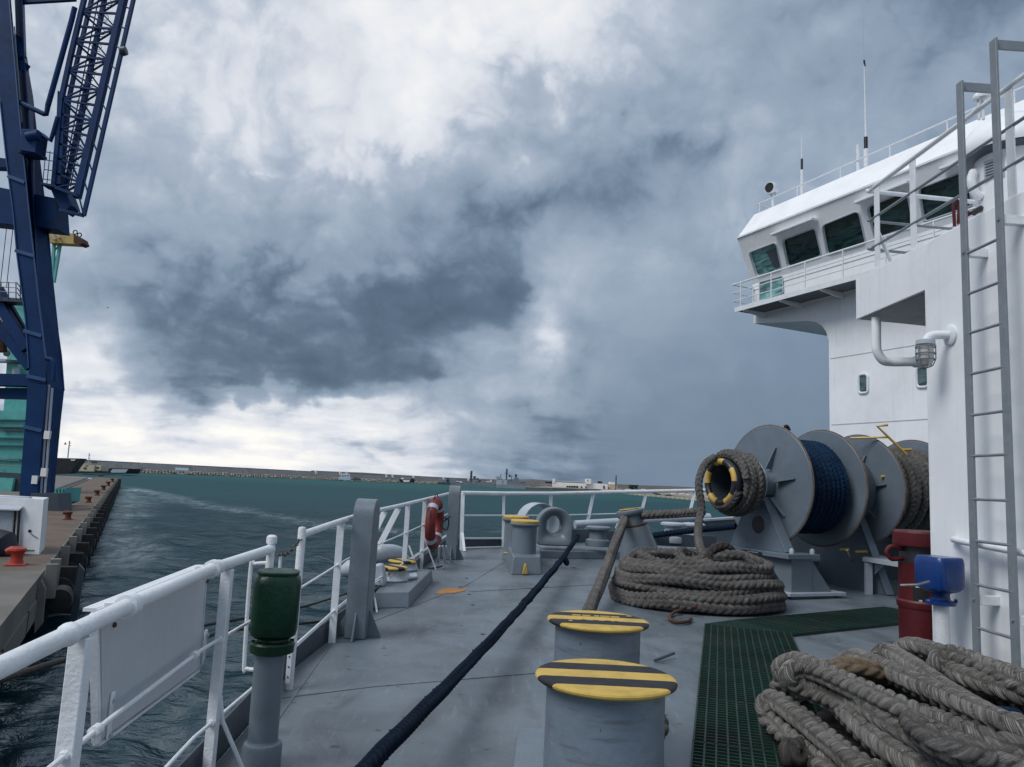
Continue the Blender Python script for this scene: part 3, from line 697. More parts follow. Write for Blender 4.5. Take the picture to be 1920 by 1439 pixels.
warship(945, 916, 'light grey warship with a tall pale bridge block and two dark radar domes', 0,
    [('hull', paint('warship_light_grey', (.27, .30, .33), .6, .1, .1, bump=0), [[(928, 908), (996, 912), (995, 918.3), (930, 915)]]), ('bridge_block', paint('warship_pale', (.38, .42, .46), .6, .1, .1, bump=0), [(931, 896, 942, 909), (929.5, 893.5, 938, 897), (944, 900, 950, 910)]),
     ('superstructure', NAVY, [(952, 899, 962, 910), (964, 896, 972, 911), (974, 903, 985, 912)]), ('mast', NAVYD, [(949.2, 879, 950.8, 900), (946.5, 887, 953.5, 888.3), (947.5, 883, 952.5, 884)]),
     ('radar_dome', NAVYD, [(954, 890.5, 957.5, 895), (965.5, 889.5, 969.5, 895.5)]), ('aerial', NAVYD, [(938.6, 889, 939.4, 896), (959, 893, 960, 900)]), ('window', NAVYD, [(932, 898.5, 941, 899.8), (953, 901.5, 961, 902.5), (976, 905, 984, 906)])])
# far shore
sh = [W(985, 918.6), W(1060, 919.8), W(1130, 921.2), W(1126, 923.0), W(1215, 930.0), W(1330, 940.5), W(1480, 957), W(1900, 1000)]
sh = [Vector((p.x, min(p.y, 1250), SEA)) for p in sh]
MB().prism(sh+[Vector((2500, 600, SEA)), Vector((2500, 2600, SEA)), Vector((120, 1700, SEA))], (0, 0, 2.6)).build('far_shore', paint('far_shore_ground', (.33, .28, .22), .95, .25, .02, (.13, .11, .09), .6, .05, bump=0), smooth=0, kind='structure')
HL = MB(); xs = np.linspace(-700, 3500, 70); prev = None
vs = [];
for i, xx in enumerate(xs):
    hgt = (4.5+3.0*sin(xx*.004)+2.5*sin(xx*.011+1)+1.2*rng.uniform(-1, 1))*(1 if xx > 0 else .5)
    vs += [(xx, 2600, SEA), (xx, 2700, SEA+10+hgt), (xx, 2900, SEA)]
HL.add(vs, [(i*3+a, i*3+3+a, i*3+4+a, i*3+1+a) for i in range(69) for a in (0, 1)]).build('distant_hills', paint('distant_scrub', (.10, .095, .085), .95, .3, .004, bump=0), smooth=0, kind='structure')
YW = 1120
wb = far_thing('white_harbour_building', 'long white flat roofed harbour building with a square stair tower', 'building',
    [('wall', FARWHITE, [(1036.5, 904, 1100, 917.5, 30), (1100, 906, 1139, 918.5, 30, 2)]), ('tower', FARWHITE, [(1036.5, 898, 1040.5, 905.5, 6, -1), (1098.5, 898, 1108, 908, 10, -2)]),
     ('roof_slab', GREYL, [(1040.5, 903.0, 1098.5, 904, 30)]), ('door', GREYD, [(1089, 912, 1091.5, 917.6, .5, -.8), (1097.5, 912, 1099.5, 917.6, .5, -.8), (1131, 911, 1134, 917, .5, 1)]),
     ('window', GLASSD, [(1062+i*4.6, 911.4, 1065.6+i*4.6, 916.6, .5, -.8) for i in range(5)] + [(1101.5, 900.5, 1103, 902.5, .4, -2.6)]), ('side_block', SAND, [(1143, 909, 1157, 918.8, 20, 4)]), ('upper_block', FARWHITE, [(1143.5, 904.2, 1153, 909, 14, 5)])], YW)
far_thing('signal_mast', 'tall thin mast standing at the end of the white harbour building', 'mast', [('pole', GREYD, [(1154.4, 891.5, 1155.6, 919, .8)]), ('crossarm', GREYD, [(1152.8, 899, 1157.4, 899.7, .6), (1153.4, 906, 1156.8, 906.8, .6)])], YW-10)
far_thing('shore_wall', 'low sandy stone wall in front of the white harbour building', 'wall', [('wall', SAND, [(986, 914.0, 1036, 919.2, 8), (1036, 917.6, 1130, 920.6, 6)])], YW-30)
far_thing('sandy_shed', 'low sandy coloured shed by the dark trees before the white building', 'building', [('wall', SAND, [(990, 906, 1026, 914, 20)]), ('roof', CREAM, [(989, 905, 1027, 906, 21)]), ('door', GREYD, [(998, 909, 1002, 914, .4, -.6), (1012, 909, 1016, 914, .4, -.6)])], YW+20)
def bush(px0, py0, px1, py1, Y, label, seed):
    r = np.random.default_rng(seed); o = thing('dark_tree', label, 'tree', P((px0+px1)/2, py1, Y))
    a, b2 = P(px0, py0, Y), P(px1, py1, Y); m = MB(); wdt = b2.x-a.x; hh = a.z-b2.z
    for i in range(260):
        c = Vector((a.x+wdt*r.uniform(0, 1), Y+r.uniform(0, wdt*.5), b2.z+hh*(.25+.75*r.beta(1.3, 1.6)))); s = hh*r.uniform(.05, .13)
        d1 = Vector(r.normal(size=3)).normalized()*s; d2 = Vector(r.normal(size=3)).normalized()*s
        m.add([c-d1-d2, c+d1-d2, c+d1+d2, c-d1+d2], [(0, 1, 2, 3)])
    m.build('crown', DARKVEG, o, smooth=0)
    MB().cyl(((a.x+b2.x)/2, Y+wdt*.2, b2.z), ((a.x+b2.x)/2, Y+wdt*.2, b2.z+hh*.5), hh*.06, n=6).build('trunk', RUST, o)
bush(1023, 903, 1037, 914, YW+15, 'clump of dark trees at the end of the white harbour building', 1)
bush(1180, 909, 1196, 920, 1000, 'rounded dark tree among the low white houses on the far shore', 2)
bush(1121, 902.5, 1130, 907.5, YW+36, 'small dark treetop showing above the white building roof', 3)
r = np.random.default_rng(5)
pal = [FARWHITE, SAND, CREAM, GREYL, RUSTR]
cntn = {}
pos = ['just right of the tall thin mast', 'beside the rounded dark tree', 'above the stern rail']
for i in range(26):
    px = 1160+i*7.2+r.uniform(-2, 2); H = 903+.05*(px-960); top = H+r.uniform(-1, 4)+3; wdt = r.uniform(4, 10); hh = r.uniform(4, 8)
    mt = pal[[0, 1, 0, 2, 3, 1, 0, 4][i % 8]]; nm = {0: 'white', 1: 'sandy', 2: 'cream', 3: 'grey', 4: 'rust red'}[pal.index(mt)]
    cntn[nm] = cntn.get(nm, 0)+1
    far_thing('shore_house', 'small %s building on the far shore, %s of its colour from the mast' % (nm, ordn(cntn[nm])), 'building', [('wall', mt, [(px, top, px+wdt, top+hh, 8)]), ('roof', GREYD, [(px-.4, top-.7, px+wdt+.4, top, 9)]), ('window', GREYD, [(px+wdt*.2, top+hh*.25, px+wdt*.38, top+hh*.5, .3, -.5), (px+wdt*.6, top+hh*.25, px+wdt*.78, top+hh*.5, .3, -.5)])], 1000-r.uniform(0, 200), 'small %s buildings on the far shore' % nm)
# mole on the far side, running toward us below the bow rail
for i in range(22):
    px = 1128+i*9; py = 921.5+(px-1120)*.0895; Y = 7.2*F/max(8, (py+3-(903+.05*(px-960)))); Y = min(Y, 1150)
    far_thing('quay_block', 'pale sandy block on the far mole edge, %s from its far end' % ordn(i+1), 'block', [('block', SAND if i % 3 else CREAM, [(px, py-2.6, px+7, py+1.0, 6)]), ('rubble', ROCK, [(px+1, py-3.4, px+4, py-2.6, 3, 2)])], Y, 'blocks along the far mole edge')
for i, (px, dy) in enumerate([(1152, -4), (1185, -5), (1226, -6.5), (1232, -6), (1246, -5), (1252, -6), (1278, -6)]):
    py = 921.5+(px-1120)*.0895; Y = 640
    far_thing('parked_truck', 'tiny dark truck on the far mole, %s from its far end' % ordn(i+1), 'truck', [('body', GREYD, [(px, py+dy, px+5, py+dy+3, 3)]), ('cab', BLACK, [(px+5.2, py+dy+.8, px+7, py+dy+3, 3)])], Y, 'dark trucks on the far mole')

# ================================================================== the deck fittings
V3 = Vector
def on_deck(p): return V3((p.x, p.y, dz(p.y)))
def mk(fn, name, mat, parent=None, **kw): return one(fn).build(name, mat, parent, **kw)
def super_lathe(prof, o, ax=(0, 0, 1), n=40, e=3.2, rot=0):
    """like lathe with a rounded-square section"""
    m = MB(); o = V3(o); vs = []
    for (r, h, ee) in prof:
        for j in range(n):
            t = 2*pi*j/n; c, s = cos(t), sin(t); k = (abs(c)**ee+abs(s)**ee)**(-1/ee)
            x, y = r*k*c, r*k*s
            vs.append(o+V3((x*cos(rot)-y*sin(rot), x*sin(rot)+y*cos(rot), h)))
    q = len(prof)
    fs = [(i*n+j, i*n+(j+1) % n, (i+1)*n+(j+1) % n, (i+1)*n+j) for i in range(q-1) for j in range(n)]
    fs += [tuple(range(n-1, -1, -1)), tuple(range((q-1)*n, q*n))]
    return m.add(vs, fs)

# ---- near railing
RT1 = [(-260, 1380), (0, 1252), (230, 1141), (395, 1068), (508, 1030)]
rt = [G(*p, 1.1) for p in RT1]
rail = thing('ship_railing', 'thick white tubular railing nearest the camera, with a board hung on it', 'railing', on_deck(rt[2]))
mk(lambda m: m.tube(rt, .029, 14), 'top_rail', WHITER, rail)
def onrail(px, pts):                                  # point of the rail polyline at a pixel column
    best = None
    for a, b2 in zip(pts[:-1], pts[1:]):
        for k in range(41):
            p = a.lerp(b2, k/40); d = p-V3((0, 0, EYE)); X = CX+F*d.dot(RT)/d.dot(FW)
            if best is None or abs(X-px) < best[0]: best = (abs(X-px), p)
    return best[1].copy()
def lower(p, h): return V3((p.x, p.y, dz(p.y)+h))
for px, w in ((154, .058), (428, .052)):
    t = onrail(px, rt); mk(lambda m: m.box((t.x, t.y, (t.z-.03+dz(t.y))/2), (w, .05, t.z-.03-dz(t.y))), 'stanchion', WHITER, rail, bevel=.004)
t2 = onrail(428, rt)
mk(lambda m: m.tube([lower(t2, .56), V3((t2.x+.03, t2.y+.05, .3)), V3((t2.x+.16, t2.y+.12, dz(t2.y)))], .011, 10), 'brace', WHITER, rail)
for h in (.72, .31):
    q = [lower(p, h) for p in rt]; mk(lambda m: m.tube(q, .0095, 8), 'mid_rod', WHITER, rail)
    for px in (154, 428):
        t = lower(onrail(px, rt), h); mk(lambda m: m.lathe([(.016, -.04), (.018, -.02), (.018, .02), (.016, .04)], t, (rt[3]-rt[2]).normalized(), 10), 'weld_collar', WHITER, rail)
t3 = rt[4]
mk(lambda m: m.lathe([(.024, 0), (.024, 1.13), (.031, 1.135), (.033, 1.15), (.031, 1.175), (.02, 1.185), (0, 1.188)], on_deck(t3), n=16), 'end_post', WHITER, rail)
for px in (128, 410): # weld collars on the top rail
    t = onrail(px, rt); mk(lambda m: m.lathe([(.029, -.02), (.036, -.01), (.036, .01), (.029, .02)], t, (rt[3]-rt[2]).normalized(), 14), 'rail_collar', WHITER, rail)
# U handle by the gate
gp = on_deck(t3)
hl = [G(500, 1056, 1.0), G(478, 1058, 1.0), G(470, 1066, .98), G(458, 1245, .45), G(463, 1254, .43), G(484, 1257, .42)]
hl = [P(500, 1056, t3.y), P(478, 1058, t3.y), P(470, 1067, t3.y), P(458, 1243, t3.y), P(462, 1254, t3.y), P(486, 1257, t3.y)]
mk(lambda m: m.tube(spline(hl, 5), .012, 10), 'gate_handle', WHITER, rail)

# board hung on the railing
pd = (rt[3]-rt[2]).normalized(); pn = V3((pd.y, -pd.x, 0)).normalized()           # pn points inboard
pl0 = rt[2]-pn*.07
def BP(px, py, off=0): return hit(px, py, pl0+pn*off, pn)
bd = thing('notice_board', 'plain white steel board clamped to the nearest white railing', 'board', BP(280, 1395))
bc = [BP(186, 1150), BP(388, 1066), BP(376, 1254), BP(190, 1392)]
mk(lambda m: m.prism(bc, -pn*.008), 'panel', paint('board_white', (.52, .55, .59), .45, .03, 3, (.3, .26, .2), .22, 3, bump=.08), bd, smooth=0)
def frame_bar(a, b2, w=.028, d=.03):
    return mk(lambda m: m.bar(a-pn*.015, b2-pn*.015, w, d, up=pn), 'frame_bar', WHITER, bd, bevel=.003)
bl, br_, brr, bll = bc
frame_bar(bl, br_); frame_bar(br_, brr); frame_bar(brr, bll); frame_bar(bll, bl)
for a, b2 in ((bl, br_),): mk(lambda m: m.bar(a-pn*.035+V3((0, 0, .010)), b2-pn*.035+V3((0, 0, .010)), .012, .045, up=pn), 'frame_flange', WHITER, bd)
for px in (243, 398):
    t = onrail(px, rt); mk(lambda m: m.lathe([(.031, -.03), (.043, -.028), (.043, .028), (.031, .03)], t, pd, 18), 'pipe_clamp', WHITER, bd)
    mk(lambda m: m.box(t-pn*.05, (.05, .06, .03), rz=atan2(pd.y, pd.x)), 'clamp_lug', WHITER, bd, bevel=.004)
for px, py in ((213, 1172), (388, 1090)):
    mk(lambda m: m.lathe([(.010, 0), (.010, .006), (.007, .01), (0, .011)], BP(px, py), pn, 8), 'bolt', RUST, bd)
for (px, py, k) in ((203, 1352, 1.0), (381, 1220, 1.0)):
    c = BP(px, py)
    mk(lambda m: m.box(c+pn*.006+V3((0, 0, .02)), (.030, .012, .17), rz=atan2(pd.y, pd.x)), 'hinge_plate', WHITER, bd, bevel=.006)
    r0 = V3((0, 0, 0)); cc = c+pn*.055
    cr_ = lower(onrail(px, rt), .72); mk(lambda m: m.lathe([(.012, -.022), (.02, -.02), (.02, .02), (.012, .022)], cr_, pd, 14), 'rod_clip', WHITER, bd)
    for dzz in (.075, -.05): mk(lambda m: m.lathe([(.012, 0), (.012, .008), (0, .01)], c+pn*.012+V3((0, 0, dzz)), pn, 6), 'bolt', GREYL, bd)

# ---- railing beyond the gate
RT2 = [(566, 1003), (676, 966), (760, 946), (845, 925)]
rt2 = [G(*p, 1.1) for p in RT2]
rail2 = thing('ship_railing', 'white side railing with flat stanchions between the gate chain and the second horn', 'railing', on_deck(rt2[1]))
sm2 = spline(rt2, 6)
mk(lambda m: m.tube(sm2, .027, 12), 'top_rail', WHITER, rail2)
g2 = on_deck(rt2[0])
mk(lambda m: m.lathe([(.030, 0), (.030, 1.14), (.026, 1.155), (0, 1.16)], g2, n=16), 'gate_post', WHITER, rail2)
for px in (640, 765, 797):
    t = onrail(px, sm2); mk(lambda m: m.box((t.x, t.y, (t.z-.02+dz(t.y))/2), (.065, .02, t.z-.02-dz(t.y)), rz=.12), 'stanchion', WHITER, rail2, bevel=.003)
for h in (.70, .29):
    mk(lambda m: m.tube([lower(p, h) for p in sm2], .0095, 8), 'mid_rod', WHITER, rail2)
    for px in (640, 765, 797):
        t = lower(onrail(px, sm2), h); mk(lambda m: m.lathe([(.012, -.03), (.017, 0), (.012, .03)], t, (0, 1, 0), 8), 'weld_collar', WHITER, rail2)
mk(lambda m: m.tube([lower(p, .245)+V3((-.03, 0, 0)) for p in sm2], .009, 8), 'foot_rod', WHITER, rail2)
for (a, b2, w) in (((748, 953), (708, 1030), .075), ((722, 960), (700, 1003), .07)):
    t = onrail(a[0], sm2); q = P(*b2, t.y-.12); mk(lambda m: m.bar(t-V3((0, 0, .03)), q, w, .018, up=(0, 1, 0)), 'diagonal_strut', WHITER, rail2, bevel=.003)
for px in (772, 800):
    t = onrail(px, sm2); mk(lambda m: m.tube([lower(t, .5), lower(t, .0)+V3((.22, -.02, .0))], .012, 8), 'brace', WHITER, rail2)
for px in (826, 832, 838): mk(lambda m: m.tube([P(px-2, 1024, 12.6), G(px-4+(px-826), 1054)], .018, 8), 'brace', WHITER, rail2)
# gate latch plate
lp = P(542, 1250, g2.y-.05); mk(lambda m: m.box(lp, (.035, .02, .24)), 'latch_plate', WHITER, rail2, bevel=.003)
for k in (-.07, 0, .07): mk(lambda m: m.lathe([(.006, 0), (.006, .003), (0, .004)], lp+V3((0, -.011, k)), (0, -1, 0), 8), 'latch_bolt', BLACK, rail2)

# chain across the gate
ch = thing('gate_chain', 'short dark steel chain hanging at the gap in the side railing', 'chain', P(540, 1035, 5.2))
ca, cb = P(562, 1012, rt2[0].y-.04), P(524, 1041, t3.y+.15)
for i in range(11):
    u = i/10; p = ca.lerp(cb, u)-V3((0, 0, .035*sin(pi*u))); d = (cb-ca).normalized()
    s = V3((0, 0, 1)) if i % 2 else d.cross(V3((0, 0, 1)))
    mb = MB(); a = d; b_ = (s-a*s.dot(a)).normalized(); pts = [p+a*(.024*cos(t)+(.008 if cos(t) > 0 else -.008))+b_*(.012*sin(t)) for t in np.linspace(0, 2*pi, 13)[:-1]]
    mb.tube(pts, .0055, 6, closed=True); mb.build('chain_link', CHAINM, ch)
mk(lambda m: m.cyl(P(526, 1043, t3.y+.15), P(523, 1090, t3.y+.15), .010, n=8), 'hook_post', WHITER, ch)

# ---- green vent head on a grey pipe
vp = V3((-1.26, 4.3, dz(4.3)))
vt = thing('air_pipe_vent', 'dark green enamel vent head on a grey deck pipe by the railing', 'vent', vp)
zt = P(520, 1222, 4.3).z; zh = P(520, 1195, 4.3).z; ztp = P(520, 1072, 4.3).z
vx = P(516, 1150, 4.3).x
vc = lambda z: V3((vp.x+(vx-vp.x)*(z-vp.z)/(zt-vp.z), vp.y, 0))
mk(lambda m: m.tube([V3((vp.x, vp.y, vp.z)), V3((vx-.01, vp.y, zt))], .080, 26), 'pipe', GREY, vt)
mk(lambda m: m.lathe([(.105, 0), (.105, .10), (.098, .118), (.084, .125), (.08, .135)], vp, n=26), 'pipe_collar', GREY, vt)
o_ = V3((vx, vp.y, zt))
mk(lambda m: m.lathe([(.095, -.01), (.118, 0), (.120, .045), (.112, .055), (.085, .06), (.080, .085)], o_, n=26), 'flange', GREEN, vt)
for k in range(6): mk(lambda m: m.lathe([(.012, 0), (.012, .014), (0, .016)], o_+V3((.104*cos(k*pi/3+.4), .104*sin(k*pi/3+.4), .05)), n=6), 'flange_bolt', GREEN, vt)
H_ = ztp-zt
mk(lambda m: m.add(*(lambda q: (q.v, q.f))(super_lathe([(.078, .072, 2.4), (.100, .080, 2.8), (.120, .098, 3.4), (.126, .125, 3.8), (.127, H_-.06, 3.8), (.121, H_-.030, 3.4), (.110, H_-.016, 3.0), (.110, H_-.008, 3.0)], o_, rot=.25))), 'head', GREEN, vt)
mk(lambda m: m.add(*(lambda q: (q.v, q.f))(super_lathe([(.113, H_-.010, 2.8), (.115, H_-.004, 2.8), (.113, H_+.004, 2.8), (.10, H_+.009, 2.6)], o_, rot=.25))), 'lid', GREEN, vt)

# ---- grey arched horns beside the railing
def horn(base, label):
    o = thing('mooring_horn', label, 'horn', base); w = .20; dp = .34; hgt = 1.30
    prof = [(-dp/2, 0), (-dp/2, hgt-dp/2)]+[(-dp/2*cos(t), hgt-dp/2+dp/2*sin(t)) for t in np.linspace(0, pi, 14)[1:-1]]+[(dp/2, hgt-dp/2), (dp/2, 0)]
    mk(lambda m: m.prism([base+V3((-w/2+.05*0, y, z)) for y, z in prof], (w, 0, 0)), 'body', GREY, o, bevel=.008, smooth=30)
    for s in (-1, 1): mk(lambda m: m.prism([base+V3((s*w/2, -.04, 0)), base+V3((s*(w/2+.13), -.04, 0)), base+V3((s*w/2, -.04, .26))], (0, .015, 0)), 'gusset', GREY, o, smooth=0)
    mk(lambda m: m.prism([base+V3((-.01, -dp/2, 0)), base+V3((-.01, -dp/2-.12, 0)), base+V3((-.01, -dp/2, .24))], (.015, 0, 0)), 'gusset', GREY, o, smooth=0)
    return o
horn(G(671, 1192), 'tall grey steel horn with rounded top standing nearest beside the side railing')
horn(G(846, 1048), 'tall grey steel horn with rounded top beside the red lifebuoy')

# ---- low roller bitts and fairlead at the side
c0 = G(697, 1142); c1 = G(767, 1140); c2 = G(812, 1090); c3 = V3((c0.x-.15, c2.y, dz(c2.y)))
fl = thing('roller_fairlead', 'side fairlead with two short yellow and black topped rollers on a grey plinth', 'fairlead', (c0+c2)/2)
hb = .17
def inset(p, c, k): return p+(c-p)*k
cc = (c0+c1+c2+c3)/4
mk(lambda m: m.add([c0, c1, c2, c3]+[inset(p, cc, .07)+V3((0, 0, hb)) for p in (c0, c1, c2, c3)], [(3, 2, 1, 0), (4, 5, 6, 7), (0, 1, 5, 4), (1, 2, 6, 5), (2, 3, 7, 6), (3, 0, 4, 7)]), 'plinth', GREY, fl, bevel=.012, smooth=0)
def striped(name, axis='Y', period=.2, phase=0.0, c1=(.60, .41, .10), c2=(.018, .018, .022)):
    m = bpy.data.materials.new(name); m.use_nodes = True; n = N(m.node_tree); b = n.n['Principled BSDF']
    tc = n.new('ShaderNodeTexCoord').outputs['Object']; x, y, z = n.xyz(tc)
    s = {'X': x, 'Y': y, 'D': n.m('ADD', x, y)}[axis]
    s = n.m('ADD', s, n.m('MULTIPLY', n.m('SUBTRACT', n.noise(tc, 30, 3, .6), .5), .006))
    f = n.m('FRACT', n.m('DIVIDE', n.m('SUBTRACT', s, phase), period))
    st = n.m('GREATER_THAN', f, .5)
    a = n.mix(n.step(n.noise(tc, 9, 6, .65), .4, .75), c1, tuple(q*.72 for q in c1)); a = n.mix(n.m('MULTIPLY', n.step(n.noise(tc, 22, 7, .7), .6, .72), .6), a, (.25, .16, .06))
    k = n.mix(n.step(n.noise(tc, 14, 6, .65), .5, .75), c2, (.028, .028, .032))
    n.put(b.inputs['Base Color'], n.mix(st, a, k)); n.put(b.inputs['Roughness'], n.m('ADD', .45, n.m('MULTIPLY', n.noise(tc, 20, 5, .6), .3))); b.inputs['Specular IOR Level'].default_value = .3; (n.m('ADD', 0.0, 0.0))
    bp = n.new('ShaderNodeBump'); bp.inputs['Strength'].default_value = .2; bp.inputs['Distance'].default_value = .004
    n.put(bp.inputs['Height'], n.m('ADD', n.noise(tc, 60, 3, .6), n.m('MULTIPLY', st, .4))); n.l.new(bp.outputs[0], b.inputs['Normal'])
    return m
for i, (px, py, Y) in enumerate(((735, 1064, 9.75), (756, 1052, 10.75))):
    p = P(px, py, Y); zb = dz(Y)+hb
    b_ = mk(lambda m: m.lathe([(.20, 0), (.21, .02), (.185, .05), (.165, .10), (.165, p.z-zb-.05), (.18, p.z-zb-.03)], V3((p.x, p.y, zb)), n=30), 'roller', GREYL, fl)
    for k in range(18):
        a = 2*pi*k/18; mk(lambda m: m.box(V3((p.x+.17*cos(a), p.y+.17*sin(a), zb+.05+(p.z-zb-.09)/2)), (.018, .018, p.z-zb-.1), rz=a), 'rib', CREAM, b_, smooth=0)
    hh = .03
    mk(lambda m: m.lathe([(.18, -.02), (.205, -.012), (.21, .0), (.20, .012), (.17, .016), (0, .016)], V3((p.x, p.y, p.z)), n=30), 'cap', striped('roller_stripe_%d' % i, 'D', .30, .02), fl)
# horn-like fairlead cheeks, pale grey
def cheek(base, wdt, hgt, dep, yaw):
    prof = [(0, 0), (0, hgt*.75)]+[(dep*.55-dep*.55*cos(t), hgt*.75+hgt*.25*sin(t)) for t in np.linspace(.2, pi*.62, 8)]+[(dep, hgt*.45), (dep*1.02, 0)]
    ex = V3((cos(yaw), sin(yaw), 0)); ey = V3((-sin(yaw), cos(yaw), 0))
    return [base+ex*x+V3((0, 0, z)) for x, z in prof], ey*wdt
pb = P(696, 1112, 9.25); pb.z = dz(9.25)+hb
pr, ex = cheek(pb+V3((-.02, 0, 0)), .16, P(705, 1058, 9.25).z-pb.z, .17, .0)
mk(lambda m: m.prism(pr, ex), 'front_cheek', GREYL, fl, bevel=.03, smooth=50)
mk(lambda m: m.lathe([(.018, 0), (.018, .004), (0, .005)], P(706, 1100, 9.235), (0, -1, 0), 10), 'cheek_hole', BLACK, fl)
mk(lambda m: m.tube(spline([P(668, 1070, 10.4), P(690, 1046, 10.6), P(722, 1038, 11.0), P(748, 1042, 11.3), P(763, 1062, 11.5)], 5), [.10]*8+[.13]*8+[.10]*5, 16), 'rear_cheek', GREYL, fl)
mk(lambda m: m.tube([P(642, 1072, 9.9), P(655, 1068, 9.9), P(690, 1062, 9.9)], [.07, .12, .12], 18), 'outer_roller', GREYL, fl)
mk(lambda m: m.tube([P(698, 1100, 9.0), P(703, 1125, 8.8), G(707, 1150)], .012, 8), 'stay_rod', WHITER, fl)
mk(lambda m: m.prism([G(765, 1088, hb+.01), G(783, 1085, hb+.01), G(780, 1078, hb+.01), G(768, 1080, hb+.01)], (0, 0, .03)), 'shoe', GREYL, fl, bevel=.006, smooth=0)

# ---- lifebuoy
lbc = P(815, 981, 12.2); lax = V3((cos(radians(-6)), sin(radians(-6)), 0))
lb = thing('lifebuoy', 'red lifebuoy ring with pale bands hung on the side railing', 'lifebuoy', lbc-V3((0, 0, .4)))
mk(lambda m: m.torus(lbc, .335, .085, lax, 48, 16), 'ring', REDB, lb)
for k in range(4):
    a = k*pi/2+pi/4; mk(lambda m: m.torus(lbc, .335, .089, lax, 5, 16, a0=a-.10, a1=a+.10, side=(0, 0, 1)), 'reflective_band', GREYL, lb)
rp = [lbc+(V3((0, 0, 1))*cos(t)+lax.cross(V3((0, 0, 1)))*sin(t))*(.43+.03*cos(t*4)) for t in np.linspace(0, 2*pi, 40)[:-1]]
mk(lambda m: m.tube(rp, .009, 6, closed=True), 'grab_line', ROPED, lb)
mk(lambda m: m.tube(spline([lbc+V3((.12, -.05, .1)), lbc+V3((.22, -.02, .06)), lbc+V3((.2, 0, -.1)), lbc+V3((.1, 0, -.02)), lbc+V3((.25, -.02, .12))], 5), .012, 6), 'line_bundle', BLACK, lb)

# ---- bow railing
BR = [(866, 925, 15.2), (945, 926, 16.2), (1033, 926, 17.2), (1113, 924, 18.2), (1212, 922, 19.0), (1303, 920, 19.5), (1350, 919, 19.6)]
br = [P(*q) for q in BR]; rail3 = thing('ship_railing', 'thin white railing round the bow seen against the water', 'railing', on_deck(br[2]))
mk(lambda m: m.tube(br, .045, 12), 'top_rail', WHITER, rail3)
for i, (px, py, Y, bx, by) in enumerate(((868, 927, 15.2, 865, 1034), (945, 927, 16.2, 943, 1032), (1033, 926, 17.2, 1031, 1024), (1113, 925, 18.2, 1099, 992), (1212, 923, 19.0, 1196, 990), (1303, 921, 19.5, 1288, 985))):
    a, b2 = P(px, py, Y), P(bx, by, Y-.1 if i < 3 else Y-.2); mk(lambda m: m.bar(a, b2, .075 if i != 1 else .06, .03, up=(0, 1, 0)), 'stanchion', WHITER, rail3, bevel=.004)
for ys in ((967, 967, 967, 965, 962, 960), (1010, 1010, 1007), (1028, 1026, 1024)):
    q = [P(BR[i][0]-2, ys[i], BR[i][2]-.03) for i in range(len(ys))]; mk(lambda m: m.tube(q, .017, 8), 'mid_rod', WHITER, rail3)
mk(lambda m: m.bar(P(867, 1000, 15.1), P(871, 1034, 14.9), .05, .02, up=(0, 1, 0)), 'brace', WHITER, rail3)

# ---- twin bollard with yellow tops
def tb_base():
    a, b2, c_, d = G(958, 1078), G(1016, 1078), G(1015, 1052), G(948, 1052)
    return a, b2, c_, d
a, b2, c_, d = tb_base()
tb = thing('twin_bollard', 'slim grey twin bollard with yellow cap rims on a plinth before the bow rail', 'bollard', (a+c_)/2)
ctr = (a+b2+c_+d)/4
mk(lambda m: m.add([a, b2, c_, d]+[inset(p, ctr, .12)+V3((0, 0, .27)) for p in (a, b2, c_, d)], [(3, 2, 1, 0), (4, 5, 6, 7), (0, 1, 5, 4), (1, 2, 6, 5), (2, 3, 7, 6), (3, 0, 4, 7)]), 'plinth', GREY, tb, bevel=.015, smooth=0)
for (px, Y, ty, by) in ((983, 12.75, 979, 1046), (966, 13.9, 971, 1038)):
    zb = P(px, by, Y).z; zt_ = P(px, ty, Y).z; x = P(px, 1010, Y).x; r0 = .205
    po = mk(lambda m: m.lathe([(r0*1.08, -.15), (r0*1.05, 0), (r0, .03), (r0, zt_-zb-.08), (r0*1.22, zt_-zb-.05), (r0*1.25, zt_-zb-.03), (r0*1.1, zt_-zb-.01)], V3((x, Y, zb)), n=32), 'post', GREY, tb)
    mk(lambda m: m.lathe([(r0*.9, -.02), (r0*1.16, -.012), (r0*1.18, .02), (r0*1.08, .035), (0, .04)], V3((x, Y, zt_)), n=32), 'cap', YELLOW, tb)
    mk(lambda m: m.torus(V3((x, Y, zb+.012)), r0+.01, .014, (0, 0, 1), 20, 8, a0=pi*1.15, a1=pi*1.8, side=(1, 0, 0)), 'rope_stop', YELLOW, tb)
mk(lambda m: m.prism([G(979, 1077, .02), G(990, 1077, .02), P(987, 1058, 12.05), P(983, 1058, 12.05)], (0, .06, 0)), 'lug', YELLOW, tb, bevel=.006, smooth=0)

